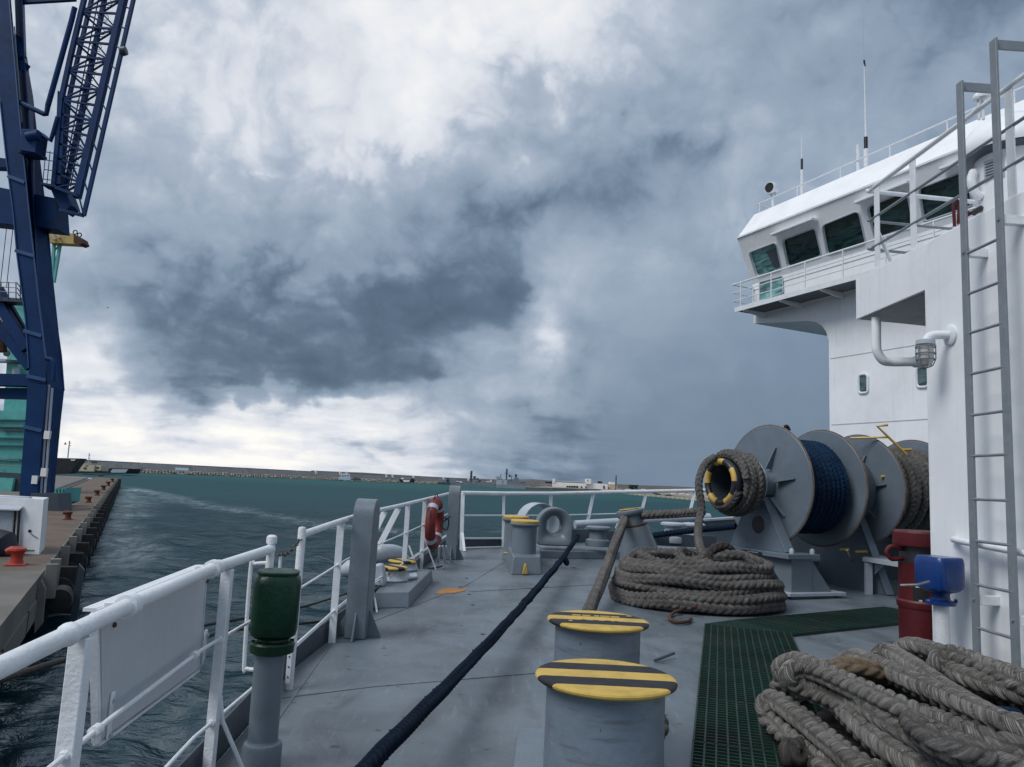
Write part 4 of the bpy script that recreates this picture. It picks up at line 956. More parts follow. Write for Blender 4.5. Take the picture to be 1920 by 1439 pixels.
# ---- panama chocks (bell-mouthed holes)
def chock(c, W_, Hh, dep, hole, label, mat, yaw=0):
    """c: centre of the hole on the front face"""
    o = thing('panama_chock', label, 'chock', c-V3((0, 0, Hh*.5))); n = 48; loops = []
    ex = V3((cos(yaw), sin(yaw), 0)); ey = V3((-sin(yaw), cos(yaw), 0))
    def outer(t):
        x, z = cos(t), sin(t)
        if z >= 0: return W_*x, W_*z
        k = min(W_/max(abs(x), 1e-6), Hh*.62/max(abs(z), 1e-6)); return k*x, k*z
    def ring(u, y):
        L = []
        for j in range(n):
            t = 2*pi*j/n; ox, oz = outer(t); hx, hz = hole*cos(t)*.92, hole*sin(t)*1.08
            L.append(c+ex*(ox+(hx-ox)*u)+ey*y+V3((0, 0, oz+(hz-oz)*u)))
        return L
    loops = [ring(0, dep), ring(0, .05), ring(.03, .02), ring(.10, 0), ring(.3, 0), ring(.5, .02), ring(.7, .06), ring(.86, .12), ring(.96, .20), ring(1, .28), ring(1, dep)]
    m = MB(); m.add([p for L in loops for p in L], [(i*n+j, (i+1)*n+j, (i+1)*n+(j+1) % n, i*n+(j+1) % n) for i in range(len(loops)-1) for j in range(n)])
    m.f = [f[::-1] for f in m.f]
    m.build('casting', mat, o, smooth=40); return o
chock(P(1041, 986, 14.6), .345, .62, .42, .155, 'grey bell mouthed panama chock on the bow edge', GREY, .05)
chock(P(1016, 984, 15.7), .44, .72, .35, .36, 'pale panama chock mostly hidden behind the grey one at the bow', GREYL, .45)

# ---- bow roller fairlead: bar, base and mushroom rollers
rf = thing('bow_roller_fairlead', 'long grey multi roller fairlead along the bow with a round top bar', 'fairlead', G(1180, 1030))
mk(lambda m: m.tube([P(1078, 984, 15.9), P(1160, 979, 16.2), P(1330, 970, 16.9)], .085, 14), 'top_bar', GREYL, rf)
pA = [G(1008, 1036), G(1330, 1036)]
ba, bb = P(1010, 1035, 14.4), P(1370, 1024, 16.0)
mk(lambda m: m.prism([V3((ba.x, ba.y, dz(ba.y))), V3((bb.x, bb.y-.4, dz(bb.y))), V3((bb.x, bb.y+.9, dz(bb.y))), V3((ba.x, ba.y+1.1, dz(ba.y)))], (0, 0, .14)), 'base', GREY, rf, bevel=.01, smooth=0)
for (px, yt, yb, Y, k, cm_) in ((1121, 987, 1017, 14.9, .245, GREY), (1262, 980, 1010, 15.6, .26, GREYL), (1300, 981, 1008, 15.9, .24, GREYL)):
    a = P(px, yb, Y); hh = P(px, yt, Y).z-a.z
    ro_ = mk(lambda m: m.lathe([(k*.98, -.08), (k, .0), (k*.98, .04), (k*.72, .07), (k*.68, hh-.10), (k*.8, hh-.07), (k, hh-.055), (k*1.0, hh-.02), (k*.85, hh), (0, hh+.01)], a, n=30), 'roller', cm_, rf)
mk(lambda m: m.box(P(1195, 1010, 15.4), (3.2, .05, .24)), 'back_plate', GREYD, rf, smooth=0)
bwk = thing('bow_bulwark', 'short grey bulwark plate at the far end of the bow fairlead', 'bulwark', P(1345, 1020, 16.6))
mk(lambda m: m.prism([P(1310, 978, 16.6), P(1400, 972, 17.0), P(1400, 1030, 17.0), P(1310, 1030, 16.6)], (0, .12, 0)), 'plate', GREY, bwk, bevel=.01, smooth=0)
mk(lambda m: m.bar(P(1310, 976, 16.55), P(1400, 970, 16.95), .16, .05), 'cap_rail', GREYL, bwk, bevel=.008, smooth=0)

# ---- pedestal fairlead
ped = thing('pedestal_fairlead', 'leaning grey conical pedestal with a yellow marked roller head and rope round it', 'pedestal', G(1200, 1074))
Yp = 13.2
path = [P(1205, 1076, Yp), P(1199, 1040, Yp), P(1191, 1000, Yp), P(1188, 986, Yp)]
mk(lambda m: m.tube(path, [.43, .345, .265, .24], 36), 'cone', GREY, ped)
mk(lambda m: m.tube([P(1187.5, 987, Yp), P(1187, 984, Yp)], [.247, .247], 32), 'rust_ring', RUST, ped)
mk(lambda m: m.tube([P(1187, 985, Yp), P(1184, 968, Yp), P(1183.5, 966, Yp), P(1183, 963, Yp), P(1182.4, 960, Yp), P(1182, 957, Yp), P(1181.7, 955.5, Yp)], [.205, .195, .22, .245, .25, .245, .22], 32), 'head', GREY, ped)
hc = P(1181.6, 955.2, Yp)
mk(lambda m: m.lathe([(.19, 0), (.19, .012), (0, .014)], hc, (P(1181.7, 955.5, Yp)-P(1183, 966, Yp)), 28), 'yellow_mark', striped('pedestal_stripe', 'D', .32, .05), ped)
mk(lambda m: m.tube([P(1160, 982, Yp-.1), P(1156, 990, Yp-.1), P(1160, 996, Yp-.1)], .03, 8), 'side_lug', GREYL, ped)

# ---- foreground twin bollards
f1 = V3((.455, 3.27, dz(3.27))); f2 = V3((.57, 4.5, dz(4.5)))
fb = thing('mooring_bitts', 'large pair of grey mooring bollards with black and yellow striped caps in front', 'bollard', f1)
mk(lambda m: m.prism([f1+V3((-.44, -.6, 0)), f1+V3((.44, -.6, 0)), f2+V3((.42, .45, 0)), f2+V3((-.42, .45, 0))], (0, 0, .06)), 'base_plate', GREY, fb, bevel=.01, smooth=0)
BPOST = paint('bollard_grey_paint', (.150, .190, .235), .40, .08, 3.0, (.10, .10, .10), .35, 3.0, rust=.02, rscale=11, bump=.5, bscale=16, band=.7)
for i, (c, zt_) in enumerate(((f1, .815), (f2, .830))):
    mk(lambda m: m.lathe([(.29, .055), (.265, .09), (.247, .13), (.247, zt_-c.z-.033)], c, n=48), 'post', BPOST, fb)
    st = striped('cap_stripe_%d' % i, 'Y', .238, c.y-.0595-.238*2)
    mk(lambda m: m.lathe([(.247, -.030), (.283, -.028), (.294, -.020), (.296, -.012), (.292, -.005), (.283, -.001), (.268, 0), (0, .001)], V3((c.x, c.y, zt_)), n=64, side=(1, 0, 0)), 'cap', st, fb)
for k, (dx, dy, w) in enumerate(((-.12, .07, .05), (-.06, .072, .05), (.0, .07, .03), (.05, .072, .055), (.11, .07, .05), (-.09, -.058, .03), (-.02, -.06, .03), (.05, -.058, .035), (.1, -.06, .02), (-.17, -.12, .02), (.2, .12, .03))):
    mk(lambda m: m.box(f2+V3((dx, dy, .8335-f2.z)), (w, .02, .003)), 'paint_mark', YELLOW, fb, smooth=0)
mk(lambda m: m.tube(spline([f1+V3((-.27, .03, .35)), f1+V3((-.30, .0, .30)), f1+V3((-.29, -.02, .2)), f1+V3((-.27, .0, .14))], 4), .022, 8), 'rope_lug', RUST, fb)
mk(lambda m: m.tube([G(1228, 1239, .02), G(1248, 1231, .035), G(1264, 1225, .05)], .014, 8), 'deck_rod', GREYD, None, label='short grey steel rod lying on the deck behind the striped bollard', cat='rod')

# ---- painted patches
def patch(pxs, name, mat, label=None):
    pts = [G(*p, .006) for p in pxs]; return mk(lambda m: m.prism(pts, (0, 0, -.003)), name, mat, deck, smooth=0)
def blob(cx, cy, rx, ry, seed, sq=1.0):
    r = np.random.default_rng(seed); return [(cx+rx*cos(t)*(1+r.uniform(-.12, .12)), cy+ry*sin(t)*(1+r.uniform(-.15, .15))) for t in np.linspace(0, 2*pi, 22)[:-1]]
patch([(816, 1112), (826, 1107), (840, 1102.5), (852, 1104), (874, 1104.5), (872, 1108), (862, 1110), (850, 1112.5), (836, 1112), (826, 1114)], 'orange_patch', ORANGEP)
patch(blob(1048, 1037, 17, 3.2, 4), 'orange_patch', ORANGEP)
patch([(1140, 1083), (1178, 1079), (1190, 1090), (1165, 1089)], 'green_patch', GREENP)
patch([(1478, 1116), (1530, 1104), (1526, 1112), (1490, 1122)], 'green_patch', GREENP)
for (x, y, s) in ((863, 1101, 4), (833, 1068, 3), (880, 1115, 3), (886, 1135, 3), (875, 1085, 3), (1075, 1065, 6), (905, 1190, 3)):
    p = G(x, y); mk(lambda m: m.lathe([(.03*s/4, 0), (.028*s/4, .006), (0, .008)], p, n=8), 'deck_stud', BLACK, deck)
mk(lambda m: m.tube([G(803, 1067, .02), G(820, 1064, .02), G(829, 1062, .05)], .015, 8), 'deck_bar', GREYD, None, label='thin dark bar lying on the deck below the lifebuoy', cat='rod')

# ---- ropes
zb = P(1084, 1006, 15.0)
pB = G(676, 1452, .33)
far_ = zb; d_ = pB-far_
bpts = [far_+d_*t+V3((0, 0, -.10*sin(pi*min(t, 1)))) for t in np.linspace(0, 1.25, 60)]
rope('blue_hawser', [p+V3((rng.normal()*.004, 0, rng.normal()*.004)) for p in bpts], .043, ROPEN, nr=20, fuzz=.006, label='taut dark blue hawser running across the open deck to the bow roller', cat='rope')
tf = thing('rope_tuft', 'small frayed loop of blue yarn hanging under the taut blue hawser', 'rope', P(1062, 1053, 12.2))
mk(lambda m: m.tube(spline([P(1058, 1044, 11.9), P(1064, 1054, 11.9), P(1062, 1058, 11.9), P(1057, 1050, 11.9)], 4), .03, 8), 'yarn', ROPEN, tf)
gr = [P(1170, 975, 12.98), P(1150, 1030, 11.2), P(1130, 1085, 9.8), P(1106, 1142, 8.55), V3((.74, 7.2, .15)), V3((.86, 5.9, .20)), V3((.92, 5.0, .26))]+[V3((f2.x+.345*cos(t), f2.y+.345*sin(t), .28-.05*(t-.0)/6.28*-1.6)) for t in np.linspace(.1, -2.2, 10)]
gr2 = [P(1318, 960, 12.0), P(1270, 963, 12.5), P(1215, 966, 12.95), P(1190, 967, 13.42), P(1172, 967, 13.35), P(1166, 969, 13.1), P(1168, 976, 12.95)]
rope('grey_hawser', spline(gr2[:-1]+gr, 8), .074, ROPEG, nr=26, per=9, label='grey plaited hawser from the winch head round the pedestal and down to the striped bitts', cat='rope')
rope('blue_hawser', spline([P(1225, 1004, 15.3), P(1290, 996, 15.0), P(1380, 987, 14.3)], 8), .06, ROPEN, nr=16, label='dark blue hawser from the bow rollers to the winch', cat='rope')

# coil of grey hawser below the winch head
cx_, cy_ = 2.62, 10.35
pts = []
lay = 6; Rr = .072
for L_ in range(lay):
    for ring in ((1.02, .84) if L_ % 2 == 0 else (.88, 1.05)):
        R0 = ring-.035*L_*(1.0 if L_ < 5 else 1.25); ph = rng.uniform(0, 6)
        wob = [rng.uniform(-.035, .035) for _ in range(4)]; tl = rng.uniform(0, 6); ta_ = rng.uniform(.0, .045)
        for k in range(40):
            t = 2*pi*k/40
            rr = R0*(1+wob[0]*sin(2*t+ph)+wob[1]*sin(3*t)+.4*wob[2]*sin(5*t))
            zz = .078+L_*.090+.026*sin(2*t+ph*2)+.018*sin(5*t+ph)+(ta_*sin(t+tl) if L_ > 0 else 0)
            x = cx_+rr*1.10*cos(t)+.03*L_*0; y = cy_+rr*.95*sin(t)
            pts.append(V3((x, y, dz(y)+zz)))
top = pts[-1]
pts += [V3((cx_+.45*cos(t)+.2, cy_+.35*sin(t)-.1, dz(cy_)+.60+.05*sin(3*t))) for t in np.linspace(.3, 5.8, 26)]
pts += [P(1345, 1048, 9.95), P(1322, 1052, 9.9), P(1300, 1058, 10.1), P(1290, 1070, 10.3)]
coil = rope('hawser_coil', pts, Rr, ROPEG, nr=22, per=7, label='big round heap of coiled grey hawser on the deck below the winch', cat='rope')
# hanging tail and small loops on top of the heap
rope('hawser_tail', spline([P(1340, 858, 11.5), P(1322, 872, 11.35), P(1310, 905, 11.25), P(1315, 950, 11.2), P(1309, 990, 11.0), P(1313, 1028, 10.5), P(1330, 1048, 10.1), P(1360, 1040, 9.9), P(1395, 1043, 9.9)], 8), .062, ROPEG, nr=16, label='grey hawser tail hanging from the winch head into the coil', cat='rope')
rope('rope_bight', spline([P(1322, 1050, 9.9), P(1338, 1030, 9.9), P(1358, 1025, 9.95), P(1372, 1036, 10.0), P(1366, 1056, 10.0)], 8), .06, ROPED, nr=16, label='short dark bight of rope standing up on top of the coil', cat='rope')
hk = [G(1306, 1137, .12), G(1285, 1141, .07), G(1262, 1150, .035), G(1256, 1160, .03), G(1268, 1167, .03), G(1288, 1166, .03), G(1296, 1161, .03)]
mk(lambda m: m.tube(spline(hk, 5), .020, 10), 'rusty_hook', RUST, None, label='rusty steel hook lying on the deck against the grey coil', cat='hook')

# foreground heap: long bights doubling back and forth
def FG(px, py, h): return G(px, py, h)
hp = [(2060, 1500, .12), (1930, 1480, .12), (1700, 1475, .10), (1560, 1440, .10), (1490, 1392, .10), (1446, 1352, .13), (1436, 1325, .2), (1450, 1312, .25), (1500, 1345, .24), (1560, 1395, .22), (1640, 1450, .2), (1800, 1500, .15), (1990, 1530, .12),
      (2080, 1470, .12), (2000, 1410, .14), (1900, 1395, .18), (1800, 1375, .2), (1700, 1335, .15), (1600, 1300, .12), (1520, 1290, .12), (1470, 1310, .14), (1462, 1290, .25), (1490, 1275, .34), (1540, 1290, .35), (1590, 1340, .34), (1650, 1395, .32), (1730, 1445, .3), (1880, 1500, .25), (2010, 1520, .2),
      (2090, 1430, .2), (2010, 1360, .2), (1900, 1335, .22), (1810, 1310, .24), (1730, 1280, .22), (1640, 1262, .2), (1560, 1252, .2), (1500, 1258, .26), (1470, 1268, .33), (1466, 1250, .40), (1500, 1240, .45), (1548, 1268, .45), (1590, 1300, .44), (1650, 1340, .44), (1720, 1380, .42), (1790, 1425, .4), (1900, 1470, .35), (2040, 1480, .3),
      (2100, 1400, .28), (2000, 1345, .30), (1900, 1310, .32), (1800, 1288, .33), (1720, 1262, .34), (1665, 1246, .34), (1648, 1232, .40), (1668, 1225, .45), (1712, 1250, .45), (1760, 1285, .44), (1830, 1330, .42), (1900, 1365, .4), (2010, 1400, .36),
      (2080, 1350, .34), (1990, 1305, .36), (1890, 1262, .38), (1800, 1236, .38), (1740, 1228, .38), (1700, 1226, .40), (1692, 1216, .45), (1720, 1214, .50), (1780, 1232, .5), (1850, 1262, .5), (1930, 1300, .48), (2030, 1340, .44)]
rope('hawser_heap', spline([FG(*q) for q in hp], 9), .070, ROPEF, nr=28, per=10, fuzz=.003, label='heap of thick weathered grey hawser bights at the deckhouse foot in front', cat='rope')
r_ = np.random.default_rng(11)
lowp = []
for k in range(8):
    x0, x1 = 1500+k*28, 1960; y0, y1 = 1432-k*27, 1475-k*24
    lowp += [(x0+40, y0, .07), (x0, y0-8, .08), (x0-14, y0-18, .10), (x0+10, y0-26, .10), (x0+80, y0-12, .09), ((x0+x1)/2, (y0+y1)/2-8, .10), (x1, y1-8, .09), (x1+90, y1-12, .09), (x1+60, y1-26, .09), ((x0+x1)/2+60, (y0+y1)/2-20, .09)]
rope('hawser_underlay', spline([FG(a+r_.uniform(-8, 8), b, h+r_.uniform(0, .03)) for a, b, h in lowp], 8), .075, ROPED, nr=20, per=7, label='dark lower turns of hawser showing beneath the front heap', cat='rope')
hp2 = [(2000, 1440, .34), (1900, 1432, .42), (1800, 1410, .48), (1735, 1380, .5), (1712, 1352, .48), (1740, 1345, .46), (1830, 1385, .5), (1930, 1410, .5), (2040, 1430, .45)]
rope('hawser_end', spline([FG(*q) for q in hp2], 9), .066, ROPEG, nr=24, per=10, label='thinner grey rope loop lying on top of the front hawser heap', cat='rope')
hp4 = [(2050, 1455, .30), (1930, 1440, .34), (1780, 1405, .38), (1660, 1360, .38), (1560, 1312, .38), (1505, 1290, .40), (1478, 1272, .45), (1492, 1256, .50), (1530, 1258, .52), (1600, 1288, .52), (1690, 1330, .52), (1790, 1378, .5), (1900, 1425, .46), (2030, 1460, .4),
       (2090, 1420, .38), (1980, 1380, .40), (1860, 1350, .42), (1760, 1325, .42), (1680, 1290, .42), (1610, 1262, .42), (1585, 1246, .47), (1605, 1236, .52), (1660, 1256, .54), (1730, 1290, .54), (1820, 1330, .54), (1920, 1375, .52), (2040, 1420, .46),
       (2080, 1370, .44), (1980, 1325, .48), (1900, 1298, .5), (1830, 1275, .5), (1780, 1255, .5), (1755, 1240, .54), (1780, 1228, .58), (1840, 1248, .58), (1920, 1285, .56), (2030, 1330, .52)]
rope('hawser_heap', spline([FG(*q) for q in hp4], 9), .068, ROPEF, nr=28, per=10, fuzz=.003, label='upper bights of weathered grey hawser on top of the front heap', cat='rope')
hp3 = [(1560, 1262, .50), (1580, 1250, .56), (1615, 1254, .56), (1650, 1268, .50), (1660, 1300, .28), (1690, 1345, .24), (1720, 1380, .2)]
rope('rope_strop', spline([FG(*q) for q in hp3], 9), .060, rope_mat('brown_rope_fibre', (.17, .115, .07), (.24, .18, .125), wear=(.33, .28, .22)), nr=24, per=10, label='brownish rope strop crossing the front hawser heap', cat='rope')
rope('blue_rope_end', spline([FG(1840, 1352, .40), FG(1875, 1345, .42), FG(1905, 1350, .38)], 8), .06, ROPEB, nr=20, label='bit of dark blue rope showing inside the front hawser heap', cat='rope')
rope('mooring_line', spline([P(-200, 1345, 3.2), P(60, 1256, 4.0), P(130, 1235, 4.5), P(230, 1200, 5.2), P(400, 1170, 7), P(560, 1140, 9.2), P(660, 1110, 10.2)], 8), .016, ROPEG, nr=10, label='thin grey mooring line running outside the railing, upper of the two', cat='rope')
rope('mooring_line', spline([P(200, 1300, 4.2), P(400, 1190, 6.0), P(560, 1170, 8.2), P(620, 1160, 8.9), P(668, 1128, 10.0)], 8), .016, ROPEG, nr=10, label='thin grey mooring line running outside the railing, lower of the two', cat='rope')

# ---- green gratings
def grating(o, u, v, L_, W_, parent, nl=13, nc=17):
    m = MB(); n_ = DN
    o = V3(o); u = V3(u).normalized(); v = V3(v).normalized(); z = n_*.022
    for i in range(nl+1):
        a = o+v*(W_*i/nl); m.bar(a+z, a+u*L_+z, .012, .030, up=n_)
    for i in range(nc+1):
        a = o+u*(L_*i/nc); m.bar(a+z+n_*.001, a+v*W_+z+n_*.001, .009, .026, up=n_)
    return m.build('grating_panel', GRATE, parent, smooth=0)
ga, gb = G(1322, 1176), G(1294, 1460); gu = (gb-ga).normalized(); gv = V3((-gu.y, gu.x, 0)); gv = gv if gv.x > 0 else -gv
gt = thing('deck_grating', 'dark green plastic grating walkway leading forward beside the striped bollards', 'grating', ga)
gs = [(gb-ga).length*0]
Lp = .98
wdt = (G(1483, 1196)-ga).dot(gv)
for i in range(6): grating(ga+gu*(Lp*i+.01), gu, gv, Lp-.02, wdt, gt)
g3, g4 = G(1483, 1195), G(1700, 1171); hu = (g4-g3).normalized(); hv = V3((-hu.y, hu.x, 0)); w2 = (G(1692, 1138)-g3).dot(hv)
gt2 = thing('deck_grating', 'dark green plastic grating walkway crossing toward the red bin', 'grating', g3)
for i in range(3): grating(g3+hu*(1.0*i+.01)+hu*(-.35 if i == -1 else 0), hu, hv, .98, w2, gt2)
# wedge that joins the two walkways
tri = [ga+gv*.0-gu*.012, G(1483, 1195)-gu*.012, g3+hv*w2]
mm = MB()
for i in range(24):
    t = i/23; a = tri[0].lerp(tri[2], t); b2 = tri[1].lerp(tri[2], t)
    if (a-b2).length > .05: mm.bar(a+DN*.022, b2+DN*.022, .010, .028, up=DN)
for i in range(9):
    t = i/8; a = tri[0].lerp(tri[1], t); mm.bar(a+DN*.022, tri[2]+DN*.022, .011, .026, up=DN)
mm.build('wedge_panel', GRATE, gt2, smooth=0)
for pts_ in ([ga-gu*.01, ga+gu*(Lp*6)-gu*.02, ga+gu*(Lp*6)+gv*wdt, ga+gv*wdt],):
    mk(lambda m: m.prism([p+DN*.005 for p in pts_], DN*-.003), 'tray', paint('grating_tray', (.012, .03, .024), .7, .3, 3, bump=0), gt, smooth=0)
mk(lambda m: m.prism([g3+DN*.005, g3+hu*3+DN*.005, g3+hu*3+hv*w2+DN*.005, g3+hv*w2+DN*.005, tri[0]+DN*.005], DN*-.003), 'tray', bpy.data.materials['grating_tray'], gt2, smooth=0)

# ================================================================== mooring winch
WA = V3((.913, .408, 0)).normalized()                     # shaft direction, running to the far side
F1c = P(1437, 909, 11.8); WO = F1c.copy()
def SH(s, z=0, n=0): return WO+WA*s+V3((0, 0, z))+V3((-WA.y, WA.x, 0))*n     # s along the shaft; n away from us
wz = dz(12.2)
wn = thing('mooring_winch', 'large grey mooring winch with big round flanges and a blue rope drum', 'winch', V3((SH(.6).x, SH(.6).y, wz)))
FL = paint('winch_flange_paint', (.145, .184, .225), .36, .10, 1.6, (.12, .12, .12), .35, 1.6, rust=.0, bump=.18, bscale=20)
EDGE = paint('worn_flange_edge', (.14, .10, .075), .7, .3, 8, (.2, .2, .2), .4, 9, bump=.1)
def flange(s, R, ribs_out=-1, nm='flange'):
    f = mk(lambda m: m.lathe([(.28, 0), (R-.012, 0), (R, .012), (R, .030), (R-.012, .042), (.28, .042)], SH(s), WA, 72), nm, FL, wn, smooth=25)
    mk(lambda m: m.torus(SH(s+.021), R+.001, .016, WA, 90, 6), 'edge', EDGE, f)
    if ribs_out:
        side = V3((0, 0, 1)); pr = WA.cross(side)
        for k in range(6):
            a = radians(20+60*k); e = side*cos(a)+pr*sin(a); w_ = WA.cross(e).normalized()*.011
            b0_, b1_ = SH(s)+e*.26, SH(s)+e*(R*.66); ax_ = WA*(-.11 if ribs_out < 0 else .15)
            mk(lambda m: m.prism([b0_-w_, b1_-w_, b1_-w_+ax_*.25, b0_-w_+ax_], w_*2), 'rib', FL, f, smooth=0)
    return f
R1 = .93
flange(0, R1); flange(1.10, R1, 0); flange(1.95, R1*.98, -1); flange(3.25, R1*.98, 0)
mk(lambda m: m.cyl(SH(-.45), SH(4.2), .13, n=24), 'shaft', GREYD, wn)
mk(lambda m: m.cyl(SH(.03), SH(1.1), .40, n=40), 'drum', GREYD, wn); mk(lambda m: m.cyl(SH(1.98), SH(3.25), .40, n=40), 'drum', GREYD, wn)
# gearbox between the drums, and covers beyond
mk(lambda m: m.lathe([(.3, 0), (.55, .02), (.55, .4), (.3, .42)], SH(1.35), WA, 40), 'gear_wheel', GREYD, wn)
mk(lambda m: m.lathe([(.5, 0), (.62, .03), (.62, .3), (.5, .33)], SH(3.45), WA, 40), 'brake_drum', GREY, wn)
mk(lambda m: m.lathe([(.3, 0), (R1*.93, .0), (R1*.95, .03), (R1*.93, .05), (.3, .05)], SH(4.1), WA, 60), 'flange', FL, wn)
mk(lambda m: m.tube([SH(4.12, .93), SH(4.12, 1.02)], .03, 8), 'grease_cup', STEEL, wn)
# rope on the drums
hx = []
turn = 0
for L_, (rr, s0, s1) in enumerate(((.52, .10, 1.02), (.615, 1.02, .12), (.70, .14, 1.0))):
    nt = 9
    for k in range(nt*28):
        t = 2*pi*k/28; u = k/(nt*28); e = V3((0, 0, 1))*cos(t)+WA.cross(V3((0, 0, 1)))*sin(t)
        hx.append(SH(s0+(s1-s0)*u)+e*(rr+.006*sin(t*3+L_)))
rope('drum_rope', hx[9*28:], .052, ROPEB, nr=16, per=6, label='dark blue hawser wound in layers on the near winch drum', cat='rope')
hx2 = []
for L_, (rr, s0, s1) in enumerate(((.60, 2.05, 3.2), (.70, 3.2, 2.06))):
    nt = 9
    for k in range(nt*28):
        t = 2*pi*k/28; u = k/(nt*28); e = V3((0, 0, 1))*cos(t)+WA.cross(V3((0, 0, 1)))*sin(t)
        hx2.append(SH(s0+(s1-s0)*u+.05*sin(t*.5))+e*(rr+.02*sin(t*2.3+L_)))
rope('drum_rope', hx2, .066, ROPEG, nr=16, per=6, label='grey plaited hawser wound loosely on the farther winch drum', cat='rope')
# warping head: hollow end drum with a striped lip
wh = WO-WA*.93
mk(lambda m: m.lathe([(.27, .52), (.26, .10), (.27, .02), (.33, 0), (.36, .03), (.36, .08), (.32, .16), (.29, .30), (.30, .44), (.35, .52), (.375, .56), (.375, .60), (.3, .62), (.13, .62)], wh, WA, 56), 'warping_head', GREYD, wn)
mk(lambda m: m.lathe([(.0, 0), (.265, .001)], wh+WA*.5, WA, 40), 'head_bottom', GREY, wn)
mk(lambda m: m.lathe([(.377, 0), (.383, .02), (.377, .04)], wh+WA*.56, WA, 56), 'head_rim', GREYL, wn)
for k in range(10):
    a0 = 2*pi*k/10+.25; mk(lambda m: m.torus(wh+WA*.035, .31, .05, WA, 6, 12, a0=a0, a1=a0+2*pi/10, side=(0, 0, 1)), 'lip_segment', YELLOW if k % 2 else BLACK, wn)
hd = []
for k in range(int(4.6*30)):
    t = 2*pi*k/30+1.9; u = k/(4.6*30); e = V3((0, 0, 1))*cos(t)+WA.cross(V3((0, 0, 1)))*sin(t)
    hd.append(wh+WA*(.07+.42*u+.03*sin(t*1.7))+e*(.375+.05*sin(u*9)**2))
for k in range(int(2.2*30)):
    t = 2*pi*k/30+.4; u = k/(2.2*30); e = V3((0, 0, 1))*cos(t)+WA.cross(V3((0, 0, 1)))*sin(t)
    hd.append(wh+WA*(.40-.28*u)+e*(.455))
rope('warp_turns', hd, .058, ROPEG, nr=22, per=7, label='turns of grey hawser wrapped round the striped warping head', cat='rope')
# bearing frame in front of the first flange
sv = -.22
tz = P(1420, 932, 11.7).z
ff = V3((-WA.y, WA.x, 0))
fbz = P(1430, 1030, 11.7).z
fr = [SH(sv)+ff*-.13, SH(sv)+ff*.13, SH(sv)+ff*.55, SH(sv)+ff*-.62]
q = [V3((fr[0].x, fr[0].y, tz)), V3((fr[1].x, fr[1].y, tz)), V3((fr[2].x, fr[2].y, fbz)), V3((fr[3].x, fr[3].y, fbz))]
mk(lambda m: m.prism(q, WA*.05), 'bearing_plate', FL, wn, bevel=.006, smooth=0)
mk(lambda m: m.bar(q[0]+WA*.09, q[3]+WA*.09, .18, .04, up=WA.cross(V3((0, 0, 1)))), 'plate_flange', FL, wn, bevel=.006, smooth=0)
mk(lambda m: m.bar(q[1]+WA*.09, q[2]+WA*.09, .18, .04, up=WA.cross(V3((0, 0, 1)))), 'plate_flange', FL, wn, bevel=.006, smooth=0)
mk(lambda m: m.lathe([(.20, -.02), (.22, 0), (.22, .3), (.2, .32)], SH(sv-.08), WA, 30), 'bearing', GREY, wn)
mk(lambda m: m.lathe([(.0, 0), (.13, .001), (.14, .01)], SH(sv)-WA*.008+V3((0, 0, P(1409, 983, 11.7).z-WO.z))+ff*-.06, WA, 24), 'access_cover', BLACK, wn)
nb = SH(sv-.01)
# base beam and plinth
mk(lambda m: m.box(V3((SH(-.05).x, SH(-.05).y, fbz-.035))+ff*-.05, (.62, 1.55, .07), rz=atan2(WA.y, WA.x)), 'base_flange', FL, wn, bevel=.006, smooth=0)
mk(lambda m: m.box(V3((SH(-.05).x, SH(-.05).y, (fbz-.07+wz-.05)/2))+ff*-.05, (.40, 1.45, fbz-.07-wz+.05), rz=atan2(WA.y, WA.x)), 'plinth', GREY, wn, bevel=.006, smooth=0)
gb_ = SH(.15)+ff*-.76
mk(lambda m: m.prism([V3((gb_.x, gb_.y, wz-.02)), V3((gb_.x+.42, gb_.y+.16, wz-.02)), V3((gb_.x, gb_.y, fbz-.075))], ff*.03), 'gusset', GREY, wn, smooth=0)
mk(lambda m: m.prism([V3((SH(-.35).x, SH(-.35).y, wz+.02))+ff*-.85, V3((SH(.75).x, SH(.75).y, wz+.02))+ff*-.85, V3((SH(.75).x, SH(.75).y, wz+.02))+ff*-.6, V3((SH(-.35).x, SH(-.35).y, wz+.02))+ff*-.6], (0, 0, .05)), 'foot_plate', GREYL, wn, bevel=.006, smooth=0)
for k in (-.15, .25): mk(lambda m: m.lathe([(.035, 0), (.035, .05), (.02, .07), (0, .075)], V3((SH(k).x, SH(k).y, fbz))+ff*-.68, n=8), 'foot_bolt', GREYL, wn)
mk(lambda m: m.box(V3((SH(-.372).x, SH(-.372).y, fbz-.038))+ff*-.1, (.006, .42, .028), rz=atan2(WA.y, WA.x)), 'name_plate', BLACK, wn, smooth=0)
for k in range(7): mk(lambda m: m.box(V3((SH(-.377).x, SH(-.377).y, fbz-.038))+ff*(-.22+k*.035), (.004, .02, .014), rz=atan2(WA.y, WA.x)), 'plate_letter', GREYL, wn, smooth=0)
